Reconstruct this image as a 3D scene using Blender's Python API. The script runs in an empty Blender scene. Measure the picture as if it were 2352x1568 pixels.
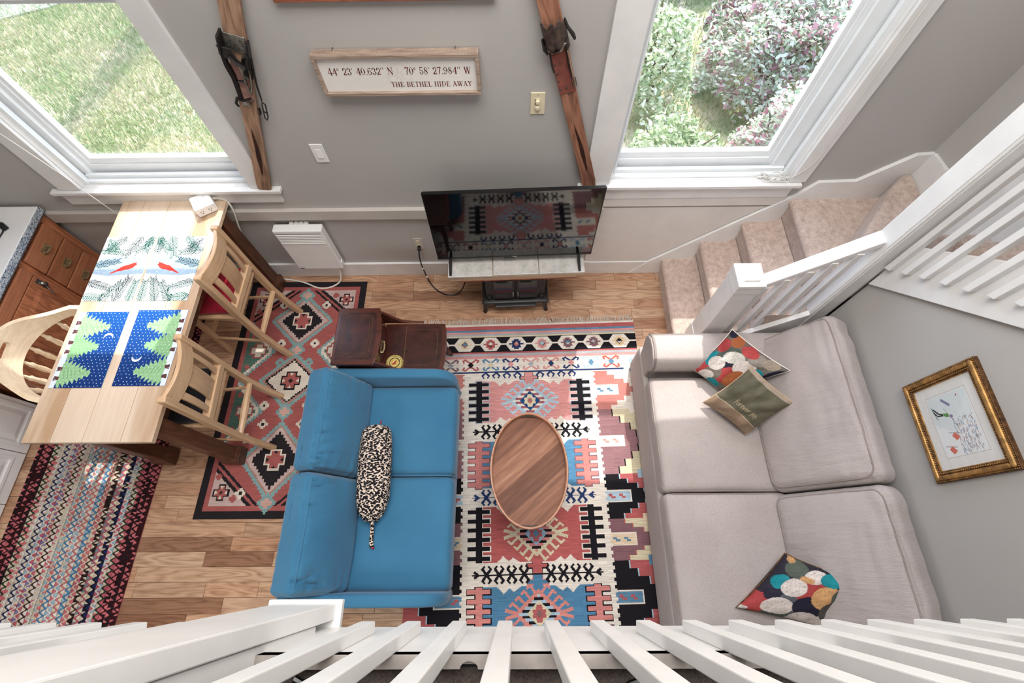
import bpy, bmesh, math, random
import numpy as np
from mathutils import Vector, Matrix, noise
random.seed(7); rng = np.random.default_rng(7)
sc = bpy.context.scene
COL = sc.collection
PI = math.pi
# ------------------------------------------------------------------ camera
H = 3.37
th, yaw, roll, FPX = math.radians(24.467), math.radians(.9535), math.radians(-1.3423), 1090.0
def _axes():
    F = Vector((0, math.sin(th), -math.cos(th))); U = Vector((0, math.cos(th), math.sin(th))); R = Vector((1, 0, 0))
    R, U = math.cos(roll)*R + math.sin(roll)*U, -math.sin(roll)*R + math.cos(roll)*U
    Z = Matrix.Rotation(yaw, 3, 'Z')
    return Z@R, Z@U, Z@F
cR, cU, cF = _axes()
cam = bpy.data.objects.new('camera', bpy.data.cameras.new('camera')); COL.objects.link(cam)
cam.data.sensor_width = 36; cam.data.lens = FPX/2352*36; cam.data.clip_start = .02
M = Matrix.Identity(4)
for i in range(3):
    M[i][0] = cR[i]; M[i][1] = cU[i]; M[i][2] = -cF[i]
M[0][3], M[1][3], M[2][3] = 0, 0, H
cam.matrix_world = M
sc.camera = cam
# ------------------------------------------------------------------ view, world, sun, added fill lights
sc.view_settings.view_transform = 'Standard'; sc.view_settings.look = 'None'
sc.view_settings.gamma = 1; sc.view_settings.use_curve_mapping = False
sc.view_settings.exposure = 0.5
w = bpy.data.worlds.new('sky'); sc.world = w; w.use_nodes = True
nt = w.node_tree; nt.nodes.clear()
wo = nt.nodes.new('ShaderNodeOutputWorld'); bg = nt.nodes.new('ShaderNodeBackground')
sky = nt.nodes.new('ShaderNodeTexSky'); sky.sky_type = 'NISHITA'; sky.sun_disc = False
sky.sun_elevation = math.radians(57); sky.sun_rotation = math.radians(12); sky.air_density = 1.0; sky.dust_density = 2.0
bg.inputs[1].default_value = .62
nt.links.new(sky.outputs[0], bg.inputs[0]); nt.links.new(bg.outputs[0], wo.inputs[0])
SUN_DIR = Vector((-.22, -1, -1.60)).normalized()
sun = bpy.data.objects.new('sun', bpy.data.lights.new('sun', 'SUN')); COL.objects.link(sun)
sun.data.energy = 3.1; sun.data.angle = math.radians(.6); sun.data.color = (1, .97, .93)
sun.rotation_euler = SUN_DIR.to_track_quat('-Z', 'Y').to_euler()
def area(name, loc, direction, sx, sy, e, col=(1, 1, 1)):
    o = bpy.data.objects.new(name, bpy.data.lights.new(name, 'AREA')); COL.objects.link(o)
    o.data.shape = 'RECTANGLE'; o.data.size = sx; o.data.size_y = sy; o.data.energy = e; o.data.color = col
    o.location = loc; o.rotation_euler = Vector(direction).to_track_quat('-Z', 'Y').to_euler()
    return o
area('overhead_fill_light', (0.1, 0.9, 4.72), (0, -.12, -1), 2.6, 1.6, 104, (1, .985, .97))  # added unseen fill, brightens the whole room from above
area('under_loft_fill_light', (-1.5, -1.8, 2.0), (0, 0, -1), 1.2, 1.2, 30, (1, .96, .92))  # added unseen fill for the space beneath the loft
# ------------------------------------------------------------------ helpers
def srgb(c):
    return tuple(((x/255)/12.92 if x/255 <= .04045 else ((x/255+.055)/1.055)**2.4) for x in c[:3])
def rgba(c): return (*srgb(c), 1)
ORG = {}
class MB:
    def __init__(s): s.v = []; s.f = []
    def add(s, vs, fs):
        n = len(s.v); s.v += [tuple(p) for p in vs]; s.f += [tuple(i+n for i in f) for f in fs]; return s
    def box(s, x0, x1, y0, y1, z0, z1):
        return s.hexa([(x0,y0,z0),(x1,y0,z0),(x1,y1,z0),(x0,y1,z0),(x0,y0,z1),(x1,y0,z1),(x1,y1,z1),(x0,y1,z1)])
    def hexa(s, p):
        return s.add(p, [(0,3,2,1),(4,5,6,7),(0,1,5,4),(1,2,6,5),(2,3,7,6),(3,0,4,7)])
    def obox(s, c, ax, ay, az, hx, hy, hz):
        c = Vector(c); ax = Vector(ax).normalized()*hx; ay = Vector(ay).normalized()*hy; az = Vector(az).normalized()*hz
        return s.hexa([c-ax-ay-az, c+ax-ay-az, c+ax+ay-az, c-ax+ay-az, c-ax-ay+az, c+ax-ay+az, c+ax+ay+az, c-ax+ay+az])
    def bar(s, a, b, wdt, hgt, up=(0,0,1)):
        a = Vector(a); b = Vector(b); d = (b-a); l = d.length; d.normalize()
        sd = d.cross(Vector(up))
        if sd.length < 1e-4: sd = d.cross(Vector((1,0,0)))
        sd.normalize(); u = sd.cross(d)
        return s.obox((a+b)/2, d, sd, u, l/2, wdt/2, hgt/2)
    def tube(s, pts, r, n=8, closed=False, cap=True, flat=1.0):
        pts = [Vector(p) for p in pts]; m = len(pts)
        rs = r if isinstance(r, (list, tuple)) else [r]*m
        base = len(s.v); prev = None
        for i, p in enumerate(pts):
            if closed: t = pts[(i+1) % m]-pts[i-1]
            else: t = pts[min(i+1, m-1)]-pts[max(i-1, 0)]
            t.normalize()
            if prev is None:
                u = t.cross(Vector((0,0,1)))
                if u.length < .05: u = t.cross(Vector((0,1,0)))
            else: u = prev - t*prev.dot(t)
            u.normalize(); prev = u; v = t.cross(u)
            for k in range(n):
                a = 2*PI*k/n
                s.v.append(tuple(p + (u*math.cos(a) + v*math.sin(a)*flat)*rs[i]))
        for i in range(m if closed else m-1):
            j = (i+1) % m
            for k in range(n):
                k2 = (k+1) % n
                s.f.append((base+i*n+k, base+i*n+k2, base+j*n+k2, base+j*n+k))
        if cap and not closed:
            s.f.append(tuple(base+k for k in reversed(range(n)))); s.f.append(tuple(base+(m-1)*n+k for k in range(n)))
        return s
    def lathe(s, prof, c=(0,0,0), n=20, ax=(0,0,1)):
        az = Vector(ax).normalized(); u = az.cross(Vector((1,0,0)) if abs(az.x) < .9 else Vector((0,1,0))).normalized(); v = az.cross(u)
        base = len(s.v); c = Vector(c)
        for r, z in prof:
            for k in range(n):
                a = 2*PI*k/n; s.v.append(tuple(c + az*z + (u*math.cos(a)+v*math.sin(a))*r))
        for i in range(len(prof)-1):
            for k in range(n):
                k2 = (k+1) % n; s.f.append((base+i*n+k, base+i*n+k2, base+(i+1)*n+k2, base+(i+1)*n+k))
        s.f.append(tuple(base+k for k in reversed(range(n)))); s.f.append(tuple(base+(len(prof)-1)*n+k for k in range(n)))
        return s
    def prism(s, poly, axis, a0, a1):
        def pt(p, a):
            if axis == 'x': return (a, p[0], p[1])
            if axis == 'y': return (p[0], a, p[1])
            return (p[0], p[1], a)
        n = len(poly)
        return s.add([pt(p, a0) for p in poly]+[pt(p, a1) for p in poly],
                     [tuple(reversed(range(n))), tuple(range(n, 2*n))]+[(i, (i+1) % n, n+(i+1) % n, n+i) for i in range(n)])
    def grid(s, fn, nu, nv, closed_u=False):
        base = len(s.v)
        for j in range(nv+1):
            for i in range(nu+1): s.v.append(tuple(fn(i/nu, j/nv)))
        for j in range(nv):
            for i in range(nu):
                a = base+j*(nu+1)+i; s.f.append((a, a+1, a+nu+2, a+nu+1))
        return s
    def rbox(s, hx, hy, hz, r, mat=None, crown=0, n=14, wob=0, seed=0, wf=6):
        mat = mat or Matrix.Identity(4); idx = {}
        base0 = s
        ts = [-1+2*i/n for i in range(n+1)]
        # denser near the edges
        ts = [math.sin(t*PI/2) if abs(t) < 1 else t for t in ts]
        def vert(p):
            key = tuple(round(x, 5) for x in p)
            if key in idx: return idx[key]
            q = Vector((p[0]*hx, p[1]*hy, p[2]*hz))
            inn = Vector((max(-hx+r, min(hx-r, q.x)), max(-hy+r, min(hy-r, q.y)), max(-hz+r, min(hz-r, q.z))))
            d = q-inn
            if d.length > 1e-9: q = inn + d.normalized()*r
            cx, cy = max(0, 1-p[0]**2), max(0, 1-p[1]**2)
            q.z += crown*(1 if p[2] > 0 else -.3)*(cx*cy)**.6*abs(p[2])
            if wob:
                nn = noise.noise(Vector((q.x*wf+seed*7.3, q.y*wf, q.z*wf)))
                n2 = noise.noise(Vector((q.x*wf*2.7+seed*3.1, q.y*wf*2.7, q.z*wf*2.7+5)))
                q += (q.normalized() if q.length else q)*(nn+.5*n2)*wob
            s.v.append(tuple(mat@q)); idx[key] = len(s.v)-1; return idx[key]
        for ax in range(3):
            for sg in (-1, 1):
                for i in range(n):
                    for j in range(n):
                        c = []
                        for a, b in ((ts[i],ts[j]),(ts[i+1],ts[j]),(ts[i+1],ts[j+1]),(ts[i],ts[j+1])):
                            p = [0,0,0]; p[ax] = sg; p[(ax+1) % 3] = a; p[(ax+2) % 3] = b
                            c.append(vert(p))
                        s.f.append(tuple(c) if sg > 0 else tuple(reversed(c)))
        return s
def obj(name, mb, mat, parent=None, smooth=False, bevel=0, seg=2, local=False, sharp=38):
    me = bpy.data.meshes.new(name)
    v = mb.v
    if parent is not None and not local:
        o0 = ORG[parent.name]
        v = [(p[0]-o0[0], p[1]-o0[1], p[2]-o0[2]) for p in v]
    me.from_pydata(v, [], mb.f)
    if smooth:
        me.polygons.foreach_set('use_smooth', [True]*len(me.polygons))
        me.set_sharp_from_angle(angle=math.radians(sharp))
    me.update()
    o = bpy.data.objects.new(name, me); COL.objects.link(o)
    if mat: me.materials.append(mat)
    if bevel:
        b = o.modifiers.new('bevel', 'BEVEL'); b.width = bevel; b.segments = seg; b.limit_method = 'ANGLE'; b.angle_limit = math.radians(40)
    if parent is not None:
        o.parent = parent; ORG[o.name] = ORG[parent.name]
    else: ORG[o.name] = (0,0,0)
    return o
def thing(name, label=None, cat=None, loc=(0,0,0), rz=0, group=None, kind=None):
    o = bpy.data.objects.new(name, None); COL.objects.link(o); o.empty_display_size = .05
    o.location = loc; o.rotation_euler = (0,0,rz); ORG[o.name] = tuple(loc)
    return tag(o, label, cat, group, kind)
def tag(o, label=None, cat=None, group=None, kind=None):
    if label: o['label'] = label
    if cat: o['category'] = cat
    if group: o['group'] = group
    if kind: o['kind'] = kind
    return o
def recenter(o):
    """move a single-mesh thing's origin to the middle of its base"""
    me = o.data; n = len(me.vertices); a = np.empty(n*3); me.vertices.foreach_get('co', a); a = a.reshape(-1, 3)
    c = (a.min(0)+a.max(0))/2; c[2] = a[:, 2].min()
    a -= c; me.vertices.foreach_set('co', a.ravel()); me.update(); o.location = c; ORG[o.name] = tuple(c)
    return o
def copy_tree(o, parent=None):
    c = o.copy(); COL.objects.link(c)
    if parent is not None: c.parent = parent
    for ch in list(o.children): copy_tree(ch, c)
    return c
def struct(name, mb, mat, parent=None, **k):
    o = obj(name, mb, mat, parent, **k)
    if parent is None: o['kind'] = 'structure'
    return o
# ------------------------------------------------------------------ materials
class NT:
    def __init__(s, name):
        s.m = bpy.data.materials.new(name); s.m.use_nodes = True; s.t = s.m.node_tree
        s.b = s.t.nodes['Principled BSDF']; s.out = s.t.nodes['Material Output']
    def n(s, typ, **k):
        nd = s.t.nodes.new(typ)
        for a, b in k.items():
            if a in ('inp',):
                for i, v in b.items(): nd.inputs[i].default_value = v
            else: setattr(nd, a, b)
        return nd
    def l(s, a, b): s.t.links.new(a, b)
    def ramp(s, fac, stops):
        r = s.n('ShaderNodeValToRGB'); e = r.color_ramp.elements
        while len(e) < len(stops): e.new(.5)
        for i, (p, c) in enumerate(stops): e[i].position = p; e[i].color = rgba(c)
        s.l(fac, r.inputs[0]); return r.outputs[0]
    def mix(s, fac, a, b, mode='MIX'):
        m = s.n('ShaderNodeMix', data_type='RGBA', blend_type=mode)
        for i, x in ((0, fac), (6, a), (7, b)):
            if isinstance(x, (int, float)): m.inputs[i].default_value = x
            elif isinstance(x, tuple): m.inputs[i].default_value = rgba(x)
            else: s.l(x, m.inputs[i])
        return m.outputs[2]
    def noise(s, vec, scale, detail=3, rough=.55):
        n = s.n('ShaderNodeTexNoise'); n.inputs['Scale'].default_value = scale; n.inputs['Detail'].default_value = detail; n.inputs['Roughness'].default_value = rough
        if vec is not None: s.l(vec, n.inputs['Vector'])
        return n.outputs[0]
    def mapv(s, vec, scale=(1,1,1), rot=(0,0,0)):
        m = s.n('ShaderNodeMapping'); m.inputs['Scale'].default_value = scale; m.inputs['Rotation'].default_value = rot
        s.l(vec, m.inputs['Vector']); return m.outputs[0]
    def bump(s, h, strength=.2, dist=.002):
        b = s.n('ShaderNodeBump'); b.inputs['Strength'].default_value = strength; b.inputs['Distance'].default_value = dist
        s.l(h, b.inputs['Height']); s.l(b.outputs[0], s.b.inputs['Normal'])
    def obj(s): return s.n('ShaderNodeTexCoord').outputs['Object']
    def pos(s): return s.n('ShaderNodeNewGeometry').outputs['Position']
    def rnd(s): return s.n('ShaderNodeObjectInfo').outputs['Random']
    def math(s, op, a, b=0):
        m = s.n('ShaderNodeMath', operation=op)
        for i, x in ((0, a), (1, b)):
            if isinstance(x, (int, float)): m.inputs[i].default_value = x
            else: s.l(x, m.inputs[i])
        return m.outputs[0]
    def col(s, x): s.l(x, s.b.inputs['Base Color'])
    def set(s, rough=.5, spec=.5, metal=0):
        s.b.inputs['Roughness'].default_value = rough; s.b.inputs['Specular IOR Level'].default_value = spec; s.b.inputs['Metallic'].default_value = metal
        return s
def plain(name, c, rough=.5, spec=.4, metal=0, var=.06, vs=6, bump=0, bscale=300):
    t = NT(name).set(rough, spec, metal)
    d = tuple(max(0, x*(1-var*1.5)) for x in c); u = tuple(min(255, x*(1+var)) for x in c)
    p = t.obj()
    t.col(t.ramp(t.noise(p, vs, 4), [(.3, d), (.7, u)]))
    if bump: t.bump(t.noise(p, bscale, 2), bump, .001)
    return t.m
def wood(name, dark, light, axis='x', scale=1.0, rough=.45, spec=.35, streak=None, world=False, rings=.5, tilt=0):
    t = NT(name).set(rough, spec)
    p = t.pos() if world else t.obj()
    if tilt: p = t.mapv(p, (1, 1, 1), (0, math.radians(tilt), 0))
    off = t.n('ShaderNodeVectorMath', operation='ADD'); t.l(p, off.inputs[0])
    r = t.n('ShaderNodeCombineXYZ'); rr = t.math('MULTIPLY', t.rnd(), 37.0)
    for i in range(3): t.l(rr, r.inputs[i])
    t.l(r.outputs[0], off.inputs[1])
    k = {'x': (.12, 1, 1), 'y': (1, .12, 1), 'z': (1, 1, .12)}[axis]
    q = off.outputs[0]
    v = t.mapv(q, tuple(a*scale for a in k))
    n0 = t.noise(v, 8, 2, .5)
    rg = t.math('MULTIPLY', t.math('ABSOLUTE', t.math('SUBTRACT', t.math('FRACT', t.math('MULTIPLY', n0, 9.0)), .5)), 2.0)
    fine = t.noise(t.mapv(q, tuple((.03 if a < 1 else 1)*scale for a in k)), 190, 3, .7)
    broad = t.noise(v, 3, 2)
    g = t.math('ADD', t.math('MULTIPLY', rg, rings*.55), t.math('ADD', t.math('MULTIPLY', fine, .55), t.math('MULTIPLY', broad, .7-rings*.4)))
    c = t.ramp(g, [(.30, dark), (.85, light)])
    if streak: c = t.mix(t.ramp(t.noise(v, 7, 3), [(.52, (0,0,0)), (.66, (255,255,255))]), c, streak)
    t.col(c); t.bump(fine, .12, .001)
    return t.m
def attr_mat(name, rough=.85, weave=(500, 500), spec=.15, var=.12, bump=.3):
    t = NT(name).set(rough, spec)
    a = t.n('ShaderNodeAttribute', attribute_name='Col')
    p = t.obj()
    n1 = t.noise(t.mapv(p, (weave[0]*.02, weave[1]*.25, 10)), 1, 4, .7); n2 = t.noise(p, 5, 3)
    f = t.ramp(t.math('ADD', t.math('MULTIPLY', n1, .6), t.math('MULTIPLY', n2, .4)), [(.3, tuple([255*(1-var*1.4)]*3)), (.7, (255,255,255))])
    t.col(t.mix(1.0, a.outputs[0], f, 'MULTIPLY')); t.bump(t.noise(p, 420, 2), bump, .001)
    return t.m
def fabric(name, c, c2=None, rough=.9, scale=700, bump=.35, stretch=(1,1,1), sheen=.2, var=.07, mott=3, creases=None):
    t = NT(name).set(rough, .15)
    c2 = c2 or tuple(x*.84 for x in c)
    p = t.obj(); v = t.mapv(p, stretch)
    n1 = t.noise(v, scale, 3, .6); n2 = t.noise(p, mott, 3)
    t.col(t.ramp(t.math('ADD', t.math('MULTIPLY', n1, .6), t.math('MULTIPLY', n2, .4)), [(.35, c2), (.65, c)]))
    t.b.inputs['Sheen Weight'].default_value = sheen
    if creases:
        cr = t.noise(t.mapv(p, creases), 1.0, 4, .6)
        b1 = t.n('ShaderNodeBump'); b1.inputs['Strength'].default_value = .55; b1.inputs['Distance'].default_value = .012; t.l(cr, b1.inputs['Height'])
        b2 = t.n('ShaderNodeBump'); b2.inputs['Strength'].default_value = bump; b2.inputs['Distance'].default_value = .0015; t.l(n1, b2.inputs['Height']); t.l(b1.outputs[0], b2.inputs['Normal']); t.l(b2.outputs[0], t.b.inputs['Normal'])
        return t.m
    t.bump(n1, bump, .0015); return t.m
MAT = {}
def m_wall(name, c):
    t = NT(name).set(.75, .2); p = t.pos()
    t.col(t.ramp(t.noise(p, 1.3, 2), [(.3, tuple(x*.97 for x in c)), (.7, c)])); t.bump(t.noise(p, 260, 3), .06, .0015); return t.m
MAT['wall'] = m_wall('grey_wall_paint', (187, 183, 179))
MAT['ceil'] = m_wall('white_ceiling_paint', (235, 232, 228))
MAT['trim'] = plain('white_trim_paint', (232, 230, 228), .38, .4, var=.02, bump=.03, bscale=60)
MAT['trimgrey'] = plain('painted_wall_trim', (196, 189, 182), .45, .3, var=.02)
MAT['ledge'] = plain('rough_shaded_ledge', (146, 138, 132), .7, .2, var=.12, vs=12)  # colour darkened to stand in for the weaker light on the ledge top
MAT['panel'] = plain('pale_wall_panel', (222, 217, 212), .45, .3, var=.015)
MAT['vinyl'] = plain('white_window_vinyl', (238, 242, 244), .3, .45, var=.01)
def m_floor():
    t = NT('oak_plank').set(.38, .4)
    p = t.pos(); rnd = t.rnd()
    off = t.n('ShaderNodeVectorMath', operation='ADD'); t.l(p, off.inputs[0])
    r = t.n('ShaderNodeCombineXYZ'); rr = t.math('MULTIPLY', rnd, 91.0)
    for i in range(3): t.l(rr, r.inputs[i])
    t.l(r.outputs[0], off.inputs[1]); q = off.outputs[0]
    v = t.mapv(q, (.16, 1, 1))
    n0 = t.noise(v, 9, 2, .5)
    rings = t.math('FRACT', t.math('MULTIPLY', n0, 11.0))
    rings = t.math('ABSOLUTE', t.math('SUBTRACT', rings, .5))
    fine = t.noise(t.mapv(q, (.035, 1, 1)), 210, 3, .7)
    g = t.math('ADD', t.math('MULTIPLY', rings, .55), t.math('MULTIPLY', fine, .70))
    c = t.ramp(g, [(.20, (136, 108, 90)), (.44, (192, 162, 138)), (.74, (216, 190, 168))])
    tone = t.ramp(rnd, [(0, (255, 242, 228)), (.25, (232, 206, 188)), (.5, (255, 248, 238)), (.7, (204, 176, 160)), (.85, (250, 232, 216)), (1, (176, 148, 134))])
    c = t.mix(1.0, c, tone, 'MULTIPLY')
    knot = t.ramp(t.noise(t.mapv(q, (.45, 1, 1)), 6.5, 1), [(.74, (0, 0, 0)), (.80, (255, 255, 255))])
    c = t.mix(t.math('MULTIPLY', knot, .75), c, (70, 44, 30))
    t.col(c); t.bump(g, .08, .001)
    return t.m
MAT['floor'] = m_floor()
MAT['subfloor'] = plain('dark_floor_gap', (70, 48, 36), .7)
MAT['pine'] = wood('pale_pine_top', (202, 176, 150), (228, 208, 186), 'y', .8, .42, .35, streak=(186, 152, 120), rings=.15)
MAT['walnut'] = wood('dark_stained_wood', (48, 30, 22), (104, 66, 46), 'z', 1.2, .4, .4)
MAT['blond'] = wood('blond_chair_wood', (186, 146, 108), (228, 192, 154), 'z', 1.0, .32, .45, rings=.3)
MAT['blondy'] = wood('blond_chair_wood_cross', (186, 146, 108), (228, 192, 154), 'y', 1.0, .32, .45, rings=.3)
MAT['bow'] = wood('pale_bow_wood', (214, 184, 146), (246, 226, 196), 'y', 1.0, .3, .45, rings=.3)
MAT['oak'] = wood('red_oak_cabinet', (120, 66, 42), (196, 126, 88), 'z', 1.5, .35, .45, rings=.7)
MAT['oakd'] = wood('red_oak_cabinet_cross', (140, 84, 56), (190, 126, 90), 'y', 1.5, .35, .45, rings=.3)
MAT['mahog'] = wood('mahogany', (44, 21, 16), (96, 50, 38), 'x', 1.5, .2, .5, rings=.3)
MAT['ski'] = wood('worn_ski_wood', (92, 62, 46), (182, 146, 120), 'z', 1.6, .6, .25, streak=(70, 46, 36), rings=.45, tilt=-19.3)
MAT['ski2'] = wood('worn_red_ski_wood', (84, 48, 36), (172, 122, 98), 'z', 1.6, .6, .25, streak=(54, 30, 24), rings=.45, tilt=16.6)
MAT['signwood'] = wood('whitewashed_wood', (116, 94, 80), (184, 164, 148), 'x', 2, .7, .2)
MAT['frame_red'] = wood('red_brown_frame', (112, 62, 44), (170, 104, 78), 'x', 2, .5, .3)
MAT['redboard'] = wood('rough_red_board', (120, 60, 42), (196, 122, 92), 'x', 2, .6, .2)
MAT['plyboard'] = wood('pale_plank', (176, 144, 116), (206, 178, 150), 'x', 2, .6, .2)
def m_traywood():
    t = NT('tray_acacia').set(.5, .25); p = t.obj()
    v = t.mapv(p, (1, 1, 1), (0, 0, math.radians(-40)))
    v2 = t.mapv(v, (1.2, 14, 1))
    n = t.noise(v2, 2.4, 3, .55); f = t.noise(t.mapv(v, (5, 150, 1)), 2, 3, .7)
    sx = t.n('ShaderNodeSeparateXYZ'); t.l(v, sx.inputs[0])
    bands = t.ramp(t.math('ADD', t.math('MULTIPLY', sx.outputs[1], 1.0), .5), [(.0, (208, 196, 188)), (.37, (232, 224, 218)), (.372, (178, 160, 150)), (.50, (190, 172, 160)), (.502, (255, 250, 244)), (.66, (240, 230, 222)), (.662, (206, 190, 180))])
    c = t.ramp(t.math('ADD', t.math('MULTIPLY', n, .6), t.math('MULTIPLY', f, .4)), [(.3, (112, 74, 56)), (.5, (152, 106, 82)), (.72, (188, 144, 116))])
    t.col(t.mix(1.0, c, bands, 'MULTIPLY')); t.bump(f, .06, .001); return t.m
MAT['tray'] = m_traywood()
MAT['trayrim'] = wood('tray_rim_wood', (150, 98, 70), (196, 142, 110), 'x', 2, .35, .4)
MAT['blue'] = fabric('blue_sofa_fabric', (70, 128, 160), (50, 102, 136), .85, 900, .25, sheen=.25, mott=2)
MAT['grey'] = fabric('light_taupe_chenille', (184, 174, 170), (160, 150, 146), .95, 420, .4, (.2, 1, 1), sheen=.15, mott=3)
MAT['greyback'] = fabric('creased_taupe_chenille', (184, 174, 170), (160, 150, 146), .95, 420, .4, (.2, 1, 1), sheen=.15, mott=3, creases=(7, 34, 7))
MAT['blueback'] = fabric('creased_blue_fabric', (70, 128, 160), (50, 102, 136), .85, 900, .25, sheen=.25, mott=2, creases=(4, 20, 4))
MAT['carpet'] = fabric('beige_stair_carpet', (216, 196, 184), (160, 138, 126), 1.0, 240, 1.0, sheen=.3, mott=30)
MAT['loftcarpet'] = fabric('dark_loft_carpet', (92, 82, 76), (54, 48, 45), 1.0, 240, .8)
MAT['redpad'] = fabric('red_knit_pad', (186, 34, 60), (110, 14, 34), .95, 160, 1.0)
MAT['blackpad'] = fabric('black_pad', (34, 34, 40), (18, 18, 22), .8, 400, .5)
MAT['iron'] = plain('black_cast_iron', (34, 33, 33), .42, .5, var=.1, bump=.1, bscale=200)
MAT['blackp'] = plain('black_plastic', (14, 14, 15), .35, .5)
MAT['screen'] = plain('tv_glass', (6, 6, 8), .045, .9, var=0)
MAT['stoveglass'] = plain('dark_stove_glass', (30, 32, 34), .08, .8, var=0)
MAT['whitep'] = plain('white_plastic', (240, 238, 236), .35, .45, var=.01)
MAT['ivory'] = plain('ivory_plastic', (226, 214, 182), .4, .4, var=.03)
MAT['slot'] = plain('dark_slot', (60, 56, 52), .6)
MAT['steel'] = plain('tarnished_steel', (150, 148, 142), .38, .5, .9, var=.2, vs=40)
MAT['brass'] = plain('antique_brass', (168, 148, 112), .4, .5, .6, var=.15, vs=60)
MAT['gold'] = plain('antique_gold', (176, 136, 84), .42, .5, .75, var=.2, vs=30)
MAT['goldd'] = plain('dark_antique_gold', (96, 66, 40), .5, .4, .5, var=.3, vs=60)
MAT['strap'] = plain('black_leather_strap', (30, 26, 25), .5, .4, var=.2)
MAT['plate'] = plain('pinkish_foot_plate', (158, 118, 108), .45, .35, var=.12, vs=20)
MAT['oxblood'] = plain('oxblood_foot_plate', (128, 72, 62), .5, .35, var=.15, vs=20)
MAT['leather'] = plain('dark_red_leather', (60, 30, 26), .24, .5, var=.22, vs=14, bump=.15, bscale=120)
def m_tile():
    t = NT('grey_stone_tile').set(.22, .5); p = t.obj()
    t.col(t.ramp(t.math('ADD', t.math('MULTIPLY', t.noise(p, 16, 6, .7), .7), t.math('MULTIPLY', t.noise(p, 90, 3, .7), .35)), [(.35, (164, 160, 154)), (.55, (196, 192, 186)), (.8, (212, 209, 204))])); return t.m
MAT['tile'] = m_tile()
def m_granite():
    t = NT('speckled_counter_edge').set(.3, .5); p = t.obj()
    v = t.n('ShaderNodeTexVoronoi'); v.inputs['Scale'].default_value = 160; t.l(p, v.inputs['Vector'])
    t.col(t.ramp(v.outputs['Color'], [(.2, (70, 84, 104)), (.45, (158, 170, 182)), (.8, (214, 218, 220))])); return t.m
MAT['granite'] = m_granite()
def m_leopard():
    t = NT('leopard_print').set(.85, .15); p = t.obj()
    v = t.n('ShaderNodeTexVoronoi', feature='F1'); v.inputs['Scale'].default_value = 84; v.inputs['Randomness'].default_value = .9
    vm = t.mapv(p, (.8, 1.35, 1.0), (0, 0, .5)); t.l(vm, v.inputs['Vector'])
    wob = t.math('ADD', v.outputs['Distance'], t.math('MULTIPLY', t.noise(p, 150, 2), .5))
    t.col(t.ramp(wob, [(.80, (28, 26, 30)), (.86, (226, 206, 188))])); t.bump(t.noise(p, 500, 2), .2, .001); return t.m
MAT['leopard'] = m_leopard()
def m_glass(name='window_glass', tint=(.985, .996, .992)):
    t = NT(name); tr = t.n('ShaderNodeBsdfTransparent'); tr.inputs[0].default_value = (*tint, 1)
    gl = t.n('ShaderNodeBsdfGlossy'); gl.inputs['Roughness'].default_value = .01; gl.inputs[0].default_value = (1, 1, 1, 1)
    lw = t.n('ShaderNodeLayerWeight'); lw.inputs[0].default_value = .5
    p5 = t.math('ADD', t.math('MULTIPLY', t.math('POWER', lw.outputs['Facing'], 4.5), .7), .025)
    mx = t.n('ShaderNodeMixShader'); t.l(p5, mx.inputs[0]); t.l(tr.outputs[0], mx.inputs[1]); t.l(gl.outputs[0], mx.inputs[2]); t.l(mx.outputs[0], t.out.inputs[0])
    t.t.nodes.remove(t.b); return t.m
MAT['glass'] = m_glass()
MAT['pglass'] = m_glass('picture_glass', (1, 1, 1))
def m_ground():
    t = NT('lawn_soil').set(.95, .1); p = t.pos()
    n = t.math('ADD', t.math('MULTIPLY', t.noise(p, 2.2, 4, .6), .6), t.math('MULTIPLY', t.noise(p, 22, 4, .7), .45))
    t.col(t.ramp(n, [(.38, (122, 142, 96)), (.50, (166, 164, 128)), (.64, (200, 184, 160))])); t.bump(n, 1, .02); return t.m
MAT['ground'] = m_ground()
def m_leafy(name, stops, tr=.35):
    t = NT(name).set(.55, .3)
    a = t.n('ShaderNodeAttribute', attribute_name='Tone'); c = t.ramp(a.outputs['Fac'], stops); t.col(c)
    td = t.n('ShaderNodeBsdfTranslucent'); t.l(c, td.inputs[0]); mx = t.n('ShaderNodeMixShader'); mx.inputs[0].default_value = tr
    t.l(t.b.outputs[0], mx.inputs[1]); t.l(td.outputs[0], mx.inputs[2]); t.l(mx.outputs[0], t.out.inputs[0]); return t.m
MAT['grass'] = m_leafy('grass_blades', [(0, (110, 142, 88)), (.4, (158, 174, 124)), (.7, (196, 186, 158)), (1, (216, 202, 182))])
MAT['leaf_green'] = m_leafy('haze_paled_green_leaves', [(0, (98, 126, 84)), (.4, (166, 184, 138)), (.8, (228, 230, 206)), (1, (242, 242, 228))])  # leaf tones lightened to stand in for haze at the window
MAT['leaf_red'] = m_leafy('haze_paled_green_red_leaves', [(0, (138, 84, 100)), (.24, (190, 148, 154)), (.34, (150, 172, 138)), (.6, (214, 222, 202)), (.8, (244, 244, 236)), (1, (248, 248, 242))])  # green and wine tones, window haze lightened into the colour
MAT['bark'] = plain('bark', (96, 80, 66), .9)
MAT['road'] = plain('pale_concrete', (196, 194, 192), .9)
MAT['kilim'] = attr_mat('flatwoven_wool', .95, (300, 1400))
MAT['print'] = attr_mat('printed_card', .6, (200, 200), .15, .04, .05)
MAT['braid'] = attr_mat('braided_cotton', .95, (900, 900), .1, .2, .5)
MAT['cushprint'] = attr_mat('printed_cushion', .7, (400, 400), .25, .12, .3)
MAT['textink'] = plain('dark_red_ink', (118, 46, 42), .7, .2, var=.05)
MAT['faint'] = plain('faint_grey_ink', (228, 219, 213), .8, .1, var=.01)
MAT['signface'] = plain('white_sign_face', (236, 232, 226), .6, .25, var=.015)
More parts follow.
